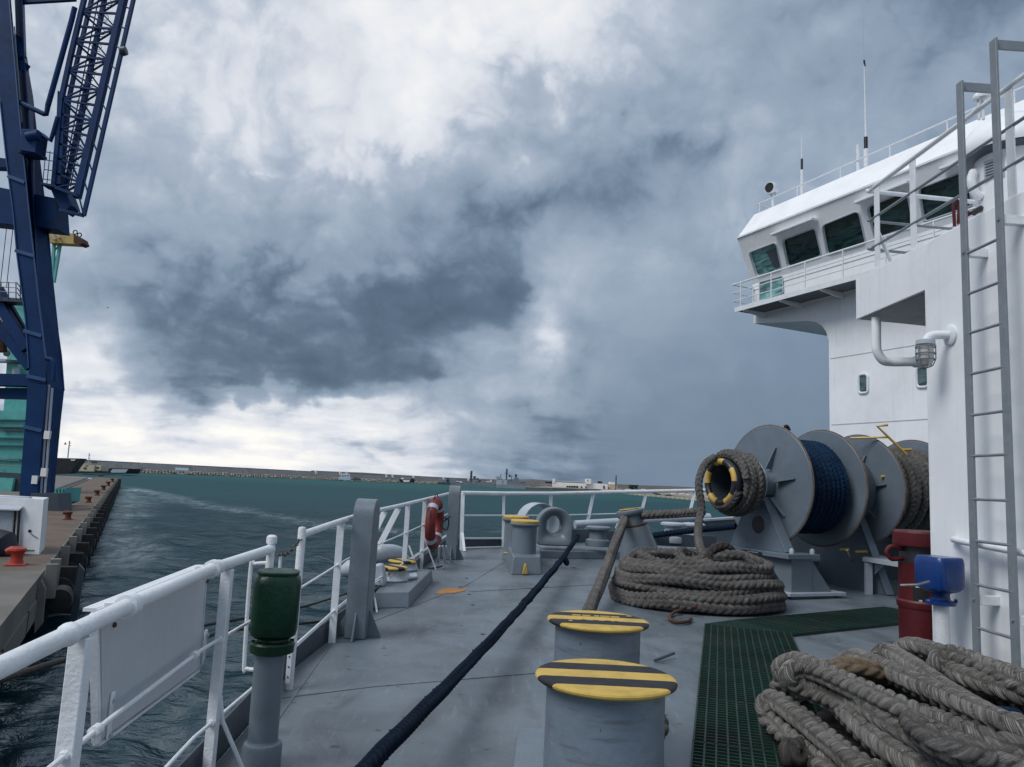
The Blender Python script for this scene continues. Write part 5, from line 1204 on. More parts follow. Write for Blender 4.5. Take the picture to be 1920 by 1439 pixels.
# second frame and rear supports
s2 = 1.7
mk(lambda m: m.prism([V3((SH(s2).x, SH(s2).y, tz))+ff*-.12, V3((SH(s2).x, SH(s2).y, tz))+ff*.12, V3((SH(s2).x, SH(s2).y, wz))+ff*.7, V3((SH(s2).x, SH(s2).y, wz))+ff*-.75], WA*.06), 'bearing_plate', FL, wn, smooth=0)
mk(lambda m: m.bar(V3((SH(s2+.08).x, SH(s2+.08).y, tz))+ff*-.12, V3((SH(s2+.08).x, SH(s2+.08).y, wz))+ff*-.75, .16, .04, up=WA.cross(V3((0, 0, 1)))), 'plate_flange', FL, wn, smooth=0)
mk(lambda m: m.box(V3((SH(2.2).x, SH(2.2).y, wz+.1))+ff*.9, (4.6, .5, .5), rz=atan2(WA.y, WA.x)), 'rear_bed', GREYD, wn, smooth=0)
# brake lever and yellow handles
ya = P(1696, 842, 12.0)
lv = mk(lambda m: m.tube([P(1700, 853, 12.0), P(1668, 822, 12.0), P(1645, 800, 12.0), P(1664, 797, 12.0)], .022, 8), 'brake_lever', YELLOW, wn)
mk(lambda m: m.tube([P(1595, 822, 12.4), P(1664, 820, 12.1)], .018, 8), 'tie_rod', YELLOW, wn)
for (x0, y0, x1) in ((1690, 844, 1709), (1652, 894, 1688), (1575, 1031, 1592), (1604, 1035, 1626)):
    mk(lambda m: m.tube([P(x0, y0, 12.1), P(x1, y0-.5, 12.1)], .020, 8), 'handle', YELLOW, wn)
mk(lambda m: m.tube([P(1588, 1032, 11.7), G(1607, 1084)], .016, 8), 'prop_rod', CREAM, wn)
mk(lambda m: m.tube(spline([P(1449+22, 801, 12.0), P(1476, 800, 12.0), P(1480, 808, 12.0)], 4), .03, 8), 'oil_cup', BLACK, wn)

# steel stand behind
st = thing('steel_stand', 'low pale grey steel stand behind the red bin by the winch', 'stand', G(1640, 1108))
sa, sb = P(1620, 1047, 12.0), P(1700, 1062, 11.3)
mk(lambda m: m.prism([P(1617, 1045, 11.9), P(1710, 1060, 11.0), P(1710, 1050, 11.9), P(1640, 1040, 12.6)], (0, 0, -.06)), 'top', GREYL, st, smooth=0)
for px, Y in ((1628, 11.85), (1640, 12.3), (1705, 11.1)):
    t = P(px, 1052, Y); mk(lambda m: m.box((t.x, t.y, (t.z-.03+dz(Y))/2), (.10, .06, t.z-.03-dz(Y))), 'leg', GREYL, st, smooth=0)
mk(lambda m: m.prism([P(1640, 1055, 11.88), P(1660, 1058, 11.7), P(1640, 1078, 11.88)], (.01, .02, 0)), 'gusset', GREYL, st, smooth=0)

# dark plant house under the superstructure behind the winch
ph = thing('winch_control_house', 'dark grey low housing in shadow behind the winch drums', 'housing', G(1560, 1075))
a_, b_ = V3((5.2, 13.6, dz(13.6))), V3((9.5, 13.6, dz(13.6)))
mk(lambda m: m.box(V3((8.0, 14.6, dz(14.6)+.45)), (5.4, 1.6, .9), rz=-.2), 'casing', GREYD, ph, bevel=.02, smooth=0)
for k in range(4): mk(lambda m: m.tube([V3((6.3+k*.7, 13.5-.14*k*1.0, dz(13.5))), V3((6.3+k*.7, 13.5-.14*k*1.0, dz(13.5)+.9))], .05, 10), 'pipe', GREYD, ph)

# ================================================================== red bin, blue vent
bc_ = V3((P(1732, 1225, 8.15).x, 8.15, dz(8.15)))
def zy(py, Y, px=1730): return P(px, py, Y).z-dz(Y)
rb = thing('red_drum_bin', 'battered red steel drum with a lid, standing at the white deckhouse corner', 'drum', bc_)
z1, z2, z3, z4, z5 = zy(1140, 8.15), zy(1128, 8.15), zy(1058, 8.15), zy(1024, 8.15), zy(996, 8.15)
mk(lambda m: m.lathe([(.225, 0), (.23, .02), (.235, z1), (.245, z1+.005), (.25, z1+.02), (.25, z2), (.235, z2+.02)], bc_, n=40), 'lower_drum', RED, rb)
mk(lambda m: m.lathe([(.232, z2+.01), (.228, z3), (.232, z3+.012)], bc_, n=40), 'upper_drum', RED, rb)
mk(lambda m: m.lathe([(.22, z3), (.215, z4)], bc_, n=40), 'dark_band', BLACK, rb)
mk(lambda m: m.lathe([(.24, z4-.005), (.275, z4), (.28, z4+.02), (.278, z5-.02), (.262, z5), (0, z5+.01)], bc_, n=40), 'lid', RED, rb)
mk(lambda m: m.tube(spline([bc_+V3((-.22, -.02, z4-.04)), bc_+V3((-.34, -.03, z4-.02)), bc_+V3((-.39, -.03, z4-.08)), bc_+V3((-.34, -.03, z4-.15)), bc_+V3((-.22, -.02, z4-.14))], 5), .024, 8), 'handle', RED, rb)
mk(lambda m: m.lathe([(.236, z3-.40), (.236, z3-.18)], bc_, n=8, side=(1, 0, 0), a0=-2.45, a1=-1.85), 'label_plate', BLACKPL, rb, smooth=0)
for k, (dx, dz_, w) in enumerate(((-.155, -.22, .05), (-.12, -.36, .03), (-.17, -.10, .025), (-.10, -.06, .02))):
    a = -2.2+.25*(dx+.14)*10; mk(lambda m: m.box(bc_+V3((.236*cos(a), .236*sin(a), z3+dz_)), (w, .003, .018), rz=a+pi/2), 'paint_scrape', GREYL, rb, smooth=0)
mk(lambda m: m.box(bc_+V3((-.22, -.12, .03)), (.42, .16, .06), rz=.1), 'chock_block', GREYD, None, label='dark timber block on the deck at the foot of the red drum', cat='block', bevel=.01)

bvp = V3((P(1768, 1200, 7.0).x, 7.0, dz(7.0)))
bv = thing('air_pipe_vent', 'bright blue vent head on a white pipe against the deckhouse wall', 'vent', bvp)
zv = P(1765, 1128, 7.0).z
mk(lambda m: m.tube([bvp, V3((bvp.x-.01, 7.0, zv))], .066, 24), 'pipe', WHITER, bv)
vo = V3((bvp.x-.012, 7.0, zv))
mk(lambda m: m.lathe([(.11, -.03), (.125, -.028), (.125, .0), (.11, .012), (.08, .02), (.075, .06), (.085, .085)], vo, n=24), 'flange', BLUE, bv)
hv_ = P(1765, 1044, 7.0).z-zv
mk(lambda m: m.add(*(lambda q: (q.v, q.f))(super_lathe([(.09, .08, 2.4), (.13, .095, 3), (.155, .12, 4.5), (.16, .15, 6), (.16, hv_-.05, 6), (.155, hv_-.015, 6), (.145, hv_, 6)], vo+V3((-.005, 0, 0)), rot=.35))), 'head', BLUE, bv)
mk(lambda m: m.tube([P(1688, 1098, 6.85), P(1720, 1097, 6.8), P(1742, 1091, 6.85)], .012, 8), 'lever', STEEL, bv)
for k in (-1, 1): mk(lambda m: m.lathe([(.016, 0), (.016, .03), (0, .035)], vo+V3((.11*k, -.05, 0)), n=6), 'flange_bolt', BLUE, bv)

# ================================================================== near deckhouse
wp0 = V3((4.27, 7.61, 0)); wd = V3((.035, -1, 0)).normalized(); wnn = V3((-wd.y*-1, 0, 0)); wnn = V3((wd.y, -wd.x, 0)); wnn = wnn if wnn.x < 0 else -wnn     # wnn points to the open deck
def WP(px, py, off=0): return hit(px, py, wp0+wnn*off, wnn)
zroof = P(1742, 458, 7.61).z; zund = P(1742, 545, 7.61).z
dh = thing('deckhouse', 'white steel deckhouse corner filling the side beside the ladder, with an overhanging roof', 'deckhouse', V3((4.6, 7.0, dz(7))))
ed = wp0+wd*8
mk(lambda m: m.prism([V3((wp0.x, wp0.y, dz(7.6)-.02)), V3((ed.x, ed.y, dz(7.6)-.02)), V3((9, ed.y, dz(7.6)-.02)), V3((9, 7.61, dz(7.6)-.02))], (0, 0, zroof-dz(7.6)+.02)), 'wall', WHITE, dh, bevel=.012, smooth=0)
can = WP(1605, 575); yo = can.y
mk(lambda m: m.prism([V3((wp0.x-wd.x*(yo-7.61), yo, zund)), V3((wp0.x, 7.611, zund)), V3((9, 7.611, zund)), V3((9, yo+1.0, zund)), V3((wp0.x+.55, yo+.1, zund))], (0, 0, zroof-zund)), 'roof_canopy', WHITE, dh, bevel=.004, smooth=0)
mk(lambda m: m.bar(WP(1744, 560, .002)+V3((0, 0, -.2)), WP(1749, 1000, .002), .01, .004, up=wnn), 'weld_seam', WHITE, dh, smooth=0)
mk(lambda m: m.bar(WP(1743, 458, .003), WP(1743, 545, .003), .008, .004, up=wnn), 'weld_seam', WHITE, dh, smooth=0)
mk(lambda m: m.prism([V3((wp0.x-wd.x*(yo-7.61)+.04, yo-.03, zund-.003)), V3((4.32, 7.66, zund-.003)), V3((8.9, 7.66, zund-.003)), V3((8.9, yo+.9, zund-.003)), V3((wp0.x+.55, yo+.07, zund-.003))], (0, 0, -.003)), 'soffit_shade', GREY, dh, smooth=0)  # grey sheet added to darken the shaded underside of the white roof
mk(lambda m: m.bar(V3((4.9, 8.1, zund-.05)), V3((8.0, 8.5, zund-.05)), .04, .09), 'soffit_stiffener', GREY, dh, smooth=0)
# drain pipe under the canopy
mk(lambda m: m.tube(spline([P(1643, 596, 8.75), P(1643, 640, 8.75), P(1645, 660, 8.75), P(1656, 676, 8.75), P(1672, 679, 8.75), P(1700, 679, 8.7), P(1760, 678, 8.6)], 6), .053, 16), 'drain_pipe', WHITE, dh)
mk(lambda m: m.tube([P(1711, 679, 8.7), P(1714, 679, 8.7), P(1728, 679, 8.68), P(1731, 679, 8.68)], [.053, .068, .068, .053], 18), 'pipe_joint', WHITE, dh)
# handrail pipe along the wall
hq = [WP(1788, 1012, .02), WP(1793, 1013, .085), WP(1800, 1015, .10), WP(1925, 1039, .10), WP(1990, 1050, .10)]
mk(lambda m: m.tube(hq, .030, 12), 'wall_handrail', WHITER, dh)
# bulkhead lamp
lm = thing('bulkhead_lamp', 'white caged bulkhead lamp on an elbow fixed to the deckhouse corner', 'lamp', WP(1783, 640))
mo = WP(1783, 629, 0)
mk(lambda m: m.lathe([(.10, 0), (.10, .02), (.09, .025), (.055, .03)], mo, wnn, 24), 'mount_plate', WHITER, lm)
el = spline([mo, mo+wnn*.12+V3((0, .02, 0)), mo+wnn*.20+V3((0, .03, -.02)), mo+wnn*.24+V3((0, .03, -.08))], 5)
mk(lambda m: m.tube(el, .043, 16), 'elbow', WHITER, lm)
lc = el[-1]
mk(lambda m: m.lathe([(.055, .03), (.085, .02), (.088, -.02), (.08, -.03)], lc, n=24), 'collar', GREYL, lm)
LGL = paint('frosted_lamp_glass', (.55, .55, .52), .25, .05, 8, bump=.1)
mk(lambda m: m.lathe([(.065, -.02), (.07, -.06), (.07, -.17), (.055, -.215), (.03, -.235), (0, -.24)], lc, n=24), 'lamp_glass', LGL, lm)
for h in (-.045, -.11, -.17): mk(lambda m: m.torus(lc+V3((0, 0, h)), .088 if h > -.15 else .082, .007, (0, 0, 1), 24, 6), 'cage_ring', LADGREY, lm)
for k in range(6):
    a = k*pi/3+.3; e = V3((cos(a), sin(a), 0)); mk(lambda m: m.tube([lc+e*.088+V3((0, 0, -.03)), lc+e*.088+V3((0, 0, -.17)), lc+e*.06+V3((0, 0, -.235)), lc+V3((0, 0, -.255))], .006, 6), 'cage_bar', LADGREY, lm)

# ladder
ld = thing('wall_ladder', 'grey vertical steel ladder with hooped top fixed to the deckhouse wall', 'ladder', WP(1850, 1250, .18))
of = .20
La = [WP(1800, 152, of), WP(1833, 1300, of)]; Lb = [WP(1868, 70, of), WP(1908, 1300, of)]
def vertical(px, py):                                         # straight up and down through that point of the ladder plane
    p = WP(px, py, of); return p
pa, pb2 = vertical(1819, 800), vertical(1889, 800)
ta = hit(1799, 155, pa, wnn).z; tb2 = hit(1866, 72, pb2, wnn).z
wang = atan2(wd.y, wd.x)
for p, zt_ in ((pa, ta), (pb2, tb2)):
    mk(lambda m: m.box(V3((p.x, p.y, (zt_+dz(p.y))/2)), (.088, .022, zt_-dz(p.y)), rz=wang), 'stile', LADGREY, ld, bevel=.004)
    mk(lambda m: m.bar(V3((p.x, p.y, zt_-.045))+wnn*-.0, V3((p.x, p.y, zt_-.045))-wnn*.34, .022, .09), 'top_return', LADGREY, ld, bevel=.004)
for y in (475, 552, 626, 703, 780, 856, 936, 1013, 1093, 1172, 1248):
    a = hit(1815, y, pa, wnn); z = a.z; mk(lambda m: m.tube([V3((pa.x, pa.y, z)), V3((pb2.x, pb2.y, z))], .0135, 10), 'rung', LADGREY, ld)
for y, p in ((1130, pa), (1150, pb2), (455, pa), (425, pb2)):
    z = hit(1850, y, pa, wnn).z; mk(lambda m: m.box(V3((p.x, p.y, z))-wnn*.10, (.06, .20, .08), rz=wang+pi/2*0), 'bracket', WHITER, ld, bevel=.004)
    mk(lambda m: m.lathe([(.012, 0), (.012, .012), (0, .014)], V3((p.x, p.y, z))+wnn*.012, wnn, 6), 'bolt', LADGREY, ld)

# railing on the deckhouse roof
rr = thing('roof_railing', 'white pipe railing with flat posts round the deckhouse roof edge', 'railing', WP(1640, 520))
def RP(px, py): return WP(px, py, -.04)
k0 = RP(1640, 520)
def vcol(px, py_top, foot): p = RP(px, foot); return p, hit(px, py_top, p, wnn).z
colx = [(1644, 362, 512), (1713, 275, 470), (1900, 103, 352)]
zr = zroof+1.05
P0 = RP(1632, 352); cor = V3((RP(1645, 515).x, RP(1645, 515).y, 0))
def at_z(base, z): return V3((base.x, base.y, z))
c1_ = RP(1646, 514); c2_ = RP(1714, 470); c3_ = RP(1898, 352)
c0_ = c1_-wd*.18
end_ = c1_+wd*6
inn = V3((1, .12, 0)).normalized()
for zz, r_ in ((zr, .027), (zr-.38, .017), (zr-.74, .017)):
    mk(lambda m: m.tube(spline([at_z(c0_+inn*1.6, zz), at_z(c0_+inn*.12, zz), at_z(c0_+inn*.02+wd*.02, zz), at_z(c0_+wd*.1, zz), at_z(c1_, zz), at_z(c2_, zz), at_z(c3_, zz), at_z(end_, zz)], 4), r_, 10), 'rail_pipe', WHITER if r_ > .02 else LADGREY, rr)
for c in (c1_, c2_, c3_): mk(lambda m: m.box(V3((c.x, c.y, (zr+zroof)/2-.015)), (.10, .018, zr-zroof-.03), rz=wang), 'post', WHITER, rr, bevel=.003)
mk(lambda m: m.bar(at_z(c1_, zr-.55), at_z(c1_+inn*.22, zroof), .05, .015), 'brace', WHITER, rr)

# cowl vent and small gear on the deckhouse roof
cv = V3((P(1902, 300, 7.4).x, 7.4, zroof)); zc = P(1900, 285, 7.4).z
vn = thing('mushroom_vent', 'large white mushroom ventilator on the deckhouse roof behind the ladder top', 'ventilator', cv)
mk(lambda m: m.lathe([(.36, 0), (.36, zc-zroof+.05)], cv, n=40), 'trunk', WHITE, vn)
mk(lambda m: m.lathe([(.36, zc-zroof-.02), (.50, zc-zroof-.06), (.515, zc-zroof-.02), (.50, zc-zroof+.06), (.42, zc-zroof+.22), (.25, zc-zroof+.33), (0, zc-zroof+.37)], cv, n=48), 'cap', WHITE, vn)
mk(lambda m: m.lathe([(.36, zc-zroof-.09), (.49, zc-zroof-.075), (.49, zc-zroof-.065), (.36, zc-zroof-.07)], cv, n=40), 'cap_underside', GREYD, vn)
for k in range(6): mk(lambda m: m.box(cv+V3((-.33, -.16, .62+.03*k)), (.004, .16, .012), rz=.45), 'plate_line', GREYD, vn, smooth=0)
mk(lambda m: m.box(cv+V3((-.325, -.158, .70)), (.004, .2, .22), rz=.45), 'info_plate', GREYL, vn, smooth=0)
mk(lambda m: m.tube(spline([cv+V3((-.4, .05, .75)), cv+V3((-.46, 0, .62)), cv+V3((-.42, 0, .5)), cv+V3((-.36, 0, .46))], 4), .045, 10), 'side_fitting', WHITE, vn)
mk(lambda m: m.tube([cv+V3((-.45, 0, .28)), cv+V3((-.36, 0, .34))], .03, 8), 'knob', BLACK, vn)
hkk = thing('red_valve_wheel', 'small dark red handle on the deckhouse roof between the ladder stiles', 'valve', P(1795, 425, 7.9))
mk(lambda m: m.tube(spline([P(1790, 425, 7.9), P(1788, 385, 7.9), P(1793, 376, 7.9), P(1798, 385, 7.9), P(1797, 420, 7.9)], 5), .018, 8), 'handle', RED, hkk)
mk(lambda m: m.prism([P(1800, 395, 7.95), P(1831, 398, 7.95), P(1812, 408, 7.95), P(1800, 420, 7.95)], (0, .05, 0)), 'bracket', RED, hkk, smooth=0)

# ================================================================== bridge superstructure
ang = radians(-24.2); su = V3((sin(ang), cos(ang), 0)); sn = V3((-su.y, su.x, 0)); sn = sn if sn.x < 0 else -sn       # sn faces us
sp0 = P(1413, 580, 22.5)
def SB(px, py, off=0): return hit(px, py, sp0+sn*off, sn)
bs = thing('bridge_superstructure', 'white ship bridge tower with a cantilevered wing and slanted dark windows', 'superstructure', V3((SB(1650, 800).x, SB(1650, 800).y, 0)))
zlow = .2
fil = [(1413, 607), (1515, 602), (1530, 604), (1541, 611), (1549, 622), (1554, 640)]
pts_ = [SB(*q) for q in fil]; e1 = SB(1556, 700); e2 = SB(1960, 700)
zt_w = SB(1413, 545).z
poly = [V3((pts_[0].x, pts_[0].y, zt_w))]+pts_+[V3((e1.x, e1.y, zlow)), V3((e2.x, e2.y, zlow)), V3((e2.x, e2.y, zt_w))]
mk(lambda m: m.prism(poly, -sn*6.5), 'tower_wall', WHITE, bs, smooth=25)
# bridge shell rings: sill, head, roof edge
Sl = SB(1411, 534, .02); Tl = SB(1382, 447, .62); Rl = SB(1414, 403, -.25)
def along(p, q): return p+(-su)*((q-p).dot(-su))
far_s = 13.0
def level(p): return p-su*far_s
Sr, Tr, Rr_ = level(Sl), level(Tl), level(Rl)
Bl = V3((pts_[0].x, pts_[0].y, zt_w)); Br = level(Bl)
bk_ = -sn*7.0
def wall_holes(outer, holes, name, mat, parent, depth, nrm):
    bm = bmesh.new(); es = []
    for lp in [outer]+holes:
        vs = [bm.verts.new(p) for p in lp]
        for i in range(len(vs)): es.append(bm.edges.new((vs[i], vs[(i+1) % len(vs)])))
    bmesh.ops.triangle_fill(bm, use_beauty=True, use_dissolve=False, edges=es, normal=nrm)
    bmesh.ops.recalc_face_normals(bm, faces=bm.faces)
    me = bpy.data.meshes.new(name); bm.to_mesh(me); bm.free()
    mb = MB(); mb.v = [tuple(v.co) for v in me.vertices]; mb.f = [tuple(p.vertices) for p in me.polygons]
    for h in holes:
        n_ = len(h); mb.add(list(h)+[p-nrm*depth for p in h], [(i, (i+1) % n_, n_+(i+1) % n_, n_+i) for i in range(n_)])
    return mb.build(name, mat, parent, smooth=0)
def rounded(c4, f=.16, k=5):
    out = []
    for i in range(4):
        p, a, b2 = c4[i], c4[i-1], c4[(i+1) % 4]; r = min((p-a).length, (p-b2).length)*f
        pa_, pb_ = p+(a-p).normalized()*r, p+(b2-p).normalized()*r
        for j in range(k+1):
            t = j/k; out.append(pa_*(1-t)**2+p*(2*t*(1-t))+pb_*t*t)
    return out
lpn = (Sr-Sl).cross(Tl-Sl).normalized(); lpn = lpn if lpn.dot(sn) > 0 else -lpn
WIN = [[(1404, 474), (1455, 454.5), (1466, 505), (1419, 520)], [(1466.5, 451), (1528, 427.5), (1541, 480), (1477, 501)], [(1541, 423), (1610, 395), (1624, 458), (1551, 479)],
       [(1625.5, 389.5), (1700, 358), (1714, 424), (1640, 448)], [(1722, 354.5), (1811, 320), (1824, 386), (1732, 417)]]
w3 = [[hit(x, y, Sl, lpn) for x, y in w] for w in WIN]
while True:                                               # further windows of the same row, behind the ladder
    a = [p-su*1.5 for p in w3[-1]]
    if (a[0]-Sl).dot(-su) > far_s-2.2: break
    w3.append(a)
holes = [rounded(w) for w in w3]
wall_holes([Sl, Sr, Tr, Tl], holes, 'window_wall', WHITE, bs, .10, lpn)
TEALG = glass_mat('teal_sky_glass', (.13, .29, .29))  # opaque panes: the sky seen through them is painted into the teal
for i, w in enumerate(w3):
    pn_ = mk(lambda m: m.add([p-lpn*.07 for p in rounded(w)], [tuple(range(24))]), 'window', TEALG if i == 0 else GLASS, bs, smooth=0)
    mk(lambda m: m.tube([p+lpn*.006 for p in rounded(w)], .022, 8, closed=True), 'frame', GREYL, pn_)
    if i == 0: mk(lambda m: m.prism([hit(1437, 471, Sl-lpn*.05, lpn), hit(1454, 465, Sl-lpn*.05, lpn), hit(1464, 500, Sl-lpn*.05, lpn), hit(1452, 503, Sl-lpn*.05, lpn)], lpn*.01), 'interior_pillar', GREYD, pn_, smooth=0)
# lower wall with one low window
LW = [(1425, 530), (1468, 518), (1469, 550), (1425, 565)]
lw = [SB(x, y, .02) for x, y in LW]
B2l = V3((Bl.x, Bl.y, Bl.z))+sn*.02; 
zb_l = Bl.z
mk(lambda m: m.add([Bl+sn*.02, Br+sn*.02, Sr, Sl, Bl+bk_, Br+bk_, Sr+bk_, Sl+bk_], [(0, 1, 2, 3), (0, 3, 7, 4), (0, 4, 5, 1)]), 'lower_wall', WHITE, bs, smooth=0)
lwn = mk(lambda m: m.add([p+sn*.006 for p in rounded([lw[0], lw[1], lw[2], lw[3]], .1)], [tuple(range(24))]), 'window', TEALG, bs, smooth=0)
mk(lambda m: m.tube([p+sn*.012 for p in rounded(lw, .1)], .022, 8, closed=True), 'frame', GREYL, lwn)
# end faces and roof
mk(lambda m: m.add([Sl, Tl, Tl+bk_, Sl+bk_], [(0, 1, 2, 3)]), 'end_wall', WHITE, bs, smooth=0)
mk(lambda m: m.add([Tl, Tr, Rr_, Rl, Rl+bk_*.9, Rr_+bk_*.9, Tl+bk_, Tr+bk_], [(0, 1, 2, 3), (3, 2, 5, 4), (0, 3, 4, 6), (4, 5, 7, 6)]), 'roof', WHITE, bs, smooth=0)
mk(lambda m: m.bar(Tl+sn*.01, Tr+sn*.01, .03, .05), 'roof_edge', WHITER, bs, smooth=0)
# sun visors above two windows
for (a, b2) in (((1449, 441), (1527, 411)), ((1606, 381), (1706, 342)), ((1765, 318), (1830, 294))):
    p, q = hit(*a, Sl+lpn*.12, lpn), hit(*b2, Sl+lpn*.12, lpn)
    mk(lambda m: m.bar(p, q, .20, .07, up=(0, 0, 1)), 'wiper_box', WHITER, bs, bevel=.01, smooth=0)
# portholes and seams of the tower
for w in ([(1611, 703), (1628, 702), (1628, 737), (1611, 738)], [(1719, 689), (1742, 687), (1742, 726), (1720, 727)]):
    c4 = [SB(x, y) for x, y in w]
    g_ = mk(lambda m: m.add([p+sn*.008 for p in rounded(c4, .35)], [tuple(range(24))]), 'porthole', glass_mat('porthole_glass', (.06, .10, .11)), bs, smooth=0)
    mk(lambda m: m.tube([p+sn*.015 for p in rounded(c4, .35)], .035, 8, closed=True), 'frame', WHITER, g_)
SEAM = paint('seam_grey', (.45, .48, .52), .6, .1, 3, bump=0)  # plate seams in a greyer tone than the white wall
for a, b2 in (((1557, 673), (1745, 637)), ((1559, 797), (1748, 785))):
    p = SB(*a, .004); q_ = V3((SB(*b2).x, SB(*b2).y, p.z)); mk(lambda m: m.bar(p, q_+sn*.004, .006, .022, up=(0, 0, 1)), 'plate_seam', SEAM, bs, smooth=0)
# walkway
wk = thing('bridge_walkway', 'narrow steel walkway with thin white railing along the bridge windows', 'walkway', SB(1500, 560, .8))
off = .85
w0 = SB(1378, 580, off); zw = w0.z
def WK(px): p = SB(px, 560, off); return V3((p.x, p.y, zw))
w1 = w0-su*far_s
mk(lambda m: m.prism([w0, w1, w1-sn*.82, w0-sn*.82], (0, 0, -.06)), 'tread', paint('walkway_grating_grey', (.17, .18, .19), .7, .1, 5, bump=.1), wk, smooth=0)
mk(lambda m: m.bar(w0+sn*.01+V3((0, 0, -.03)), w1+sn*.01+V3((0, 0, -.03)), .02, .14), 'edge_beam', WHITER, wk, smooth=0)
for i in range(9):
    p = w0-su*(.35+1.45*i); mk(lambda m: m.prism([p+V3((0, 0, -.07)), p-sn*.83+V3((0, 0, -.07)), p-sn*.83+V3((0, 0, -.24)), p+V3((0, 0, -.13))], -su*.05), 'bracket', WHITER, wk, smooth=0)
hz = SB(1376, 534, off).z-zw
for k, r_ in ((1, .026), (.66, .014), (.33, .014)):
    mk(lambda m: m.tube([w0-sn*.8+su*.1+V3((0, 0, hz*k)), w0+su*.1+V3((0, 0, hz*k)), w1+V3((0, 0, hz*k))], r_, 8), 'rail', WHITER, wk)
for i in range(10):
    p = w0-su*(.25+1.25*i); mk(lambda m: m.tube([p, p+V3((0, 0, hz))], .02, 8), 'post', WHITER, wk)
mk(lambda m: m.tube([w0-sn*.7, w0-sn*.7+V3((0, 0, hz))], .02, 8), 'post', WHITER, wk)
# roof railing, lamp, aerials
tr = thing('bridge_roof_railing', 'thin white railing along the bridge roof edge', 'railing', Rl)
off2 = -.5
r0 = SB(1419, 384, off2); zr0 = r0.z; rbz = Rl.z
for zz in (zr0,):
    mk(lambda m: m.tube([V3((r0.x, r0.y, zz))-sn*2, V3((r0.x, r0.y, zz)), V3((r0.x, r0.y, zz))-su*(far_s)], .022, 8), 'rail', WHITER, tr)
for i in range(9):
    p = r0-su*(.12+1.6*i); mk(lambda m: m.tube([V3((p.x, p.y, rbz-.02)), V3((p.x, p.y, zr0))], .018, 8), 'post', WHITER, tr)
sl = thing('searchlight', 'round white searchlight on a short post at the outer end of the bridge roof', 'searchlight', SB(1450, 390, -.7))
sc_ = SB(1447, 354, -.7); sdn = (V3((-.75, -.6, -.08))).normalized()
mk(lambda m: m.tube([V3((sc_.x+.04, sc_.y, rbz-.05)), V3((sc_.x+.04, sc_.y, sc_.z-.16))], .05, 12), 'post', WHITER, sl)
mk(lambda m: m.lathe([(.0, -.22), (.10, -.21), (.17, -.14), (.19, -.02), (.19, .14), (.18, .16), (.165, .16), (.16, .12), (0, .10)], sc_, sdn, 28), 'housing', WHITER, sl)
mk(lambda m: m.lathe([(.155, .125), (.10, .118), (0, .112)], sc_, sdn, 28), 'lens', BLACKPL, sl)
mk(lambda m: m.tube([V3((sc_.x+.04, sc_.y, sc_.z-.2)), V3((sc_.x+.04, sc_.y, sc_.z-.12))], .10, 16), 'yoke', GREYL, sl)
def aerial(px, y0, y1, ym, base, label, r0_, top=None):
    a = SB(px, y1, -.75); zb_ = rbz-.05; t_ = hit(px, y0, a, sn).z
    o = thing('whip_aerial', label, 'aerial', V3((a.x, a.y, zb_)))
    zm = hit(px, ym, a, sn).z
    mk(lambda m: m.tube([V3((a.x, a.y, zb_)), V3((a.x, a.y, zm))], r0_, 12), 'base_tube', WHITER, o)
    mk(lambda m: m.tube([V3((a.x, a.y, zm)), V3((a.x, a.y, zm+.35))], r0_*.8, 10), 'spring_joint', BLACKPL, o)
    mk(lambda m: m.tube([V3((a.x, a.y, zm+.3)), V3((a.x-.02, a.y, t_))], [r0_*.45, r0_*.18], 8), 'whip', WHITER, o)
    return o, a
aerial(1503.5, 252, 362, 319, 0, 'short whip aerial on the bridge roof beside the searchlight', .045)
o_a, a_a = aerial(1624, 118, 312, 280, 0, 'tall whip aerial with thick white base on the bridge roof', .065)
zz = hit(1620, 120, a_a, sn).z; mk(lambda m: m.tube([V3((a_a.x, a_a.y, zz-.09)), V3((a_a.x-.02, a_a.y, zz+.09))], .026, 8), 'joint', BLACKPL, o_a)
zq = hit(1620, 2, a_a, sn).z; mk(lambda m: m.tube([V3((a_a.x-.02, a_a.y, zz)), V3((a_a.x-.05, a_a.y, zq))], [.009, .004], 6), 'whip_tip', GREYL, o_a)
mk(lambda m: m.tube([V3((a_a.x-.22, a_a.y, rbz)), V3((a_a.x-.22, a_a.y, rbz+.9))], .05, 8), 'stub_tube', WHITER, o_a)
rd = thing('small_radome', 'small white dome aerial on a thin post above the bridge roof railing', 'aerial', P(1837, 212, 15.0))
for px, w in ((1834, .10), (1842, .16)):
    p = P(px, 184, 15.0); mk(lambda m: m.tube([P(px+2, 225, 15.0), p], .03, 8), 'post', WHITER, rd); mk(lambda m: m.lathe([(w*.8, -.06), (w, -.02), (w, .04), (w*.6, .1), (0, .12)], p, n=16), 'dome', WHITER, rd)

# ================================================================== blue portal crane on the quay
YC = 74.0
cr = thing('portal_crane', 'tall dark blue harbour portal crane with lattice boom on the quay', 'crane', P(60, 940, YC))
def slab(name, pts, ext=(0, 1.6, 0), mat=None, parent=None, Y=YC):
    return mk(lambda m: m.prism([P(q[0], q[1], q[2] if len(q) > 2 else Y) for q in pts], ext), name, mat or CRANE, parent or cr, smooth=0)
def beam(name, a, b2, w, h=None, Ya=YC, Yb=None, mat=None, parent=None):
    return mk(lambda m: m.bar(P(*a, Ya), P(*b2, Yb or Ya), w, h or w, up=(0, 1, 0)), name, mat or CRANE, parent or cr, smooth=0)
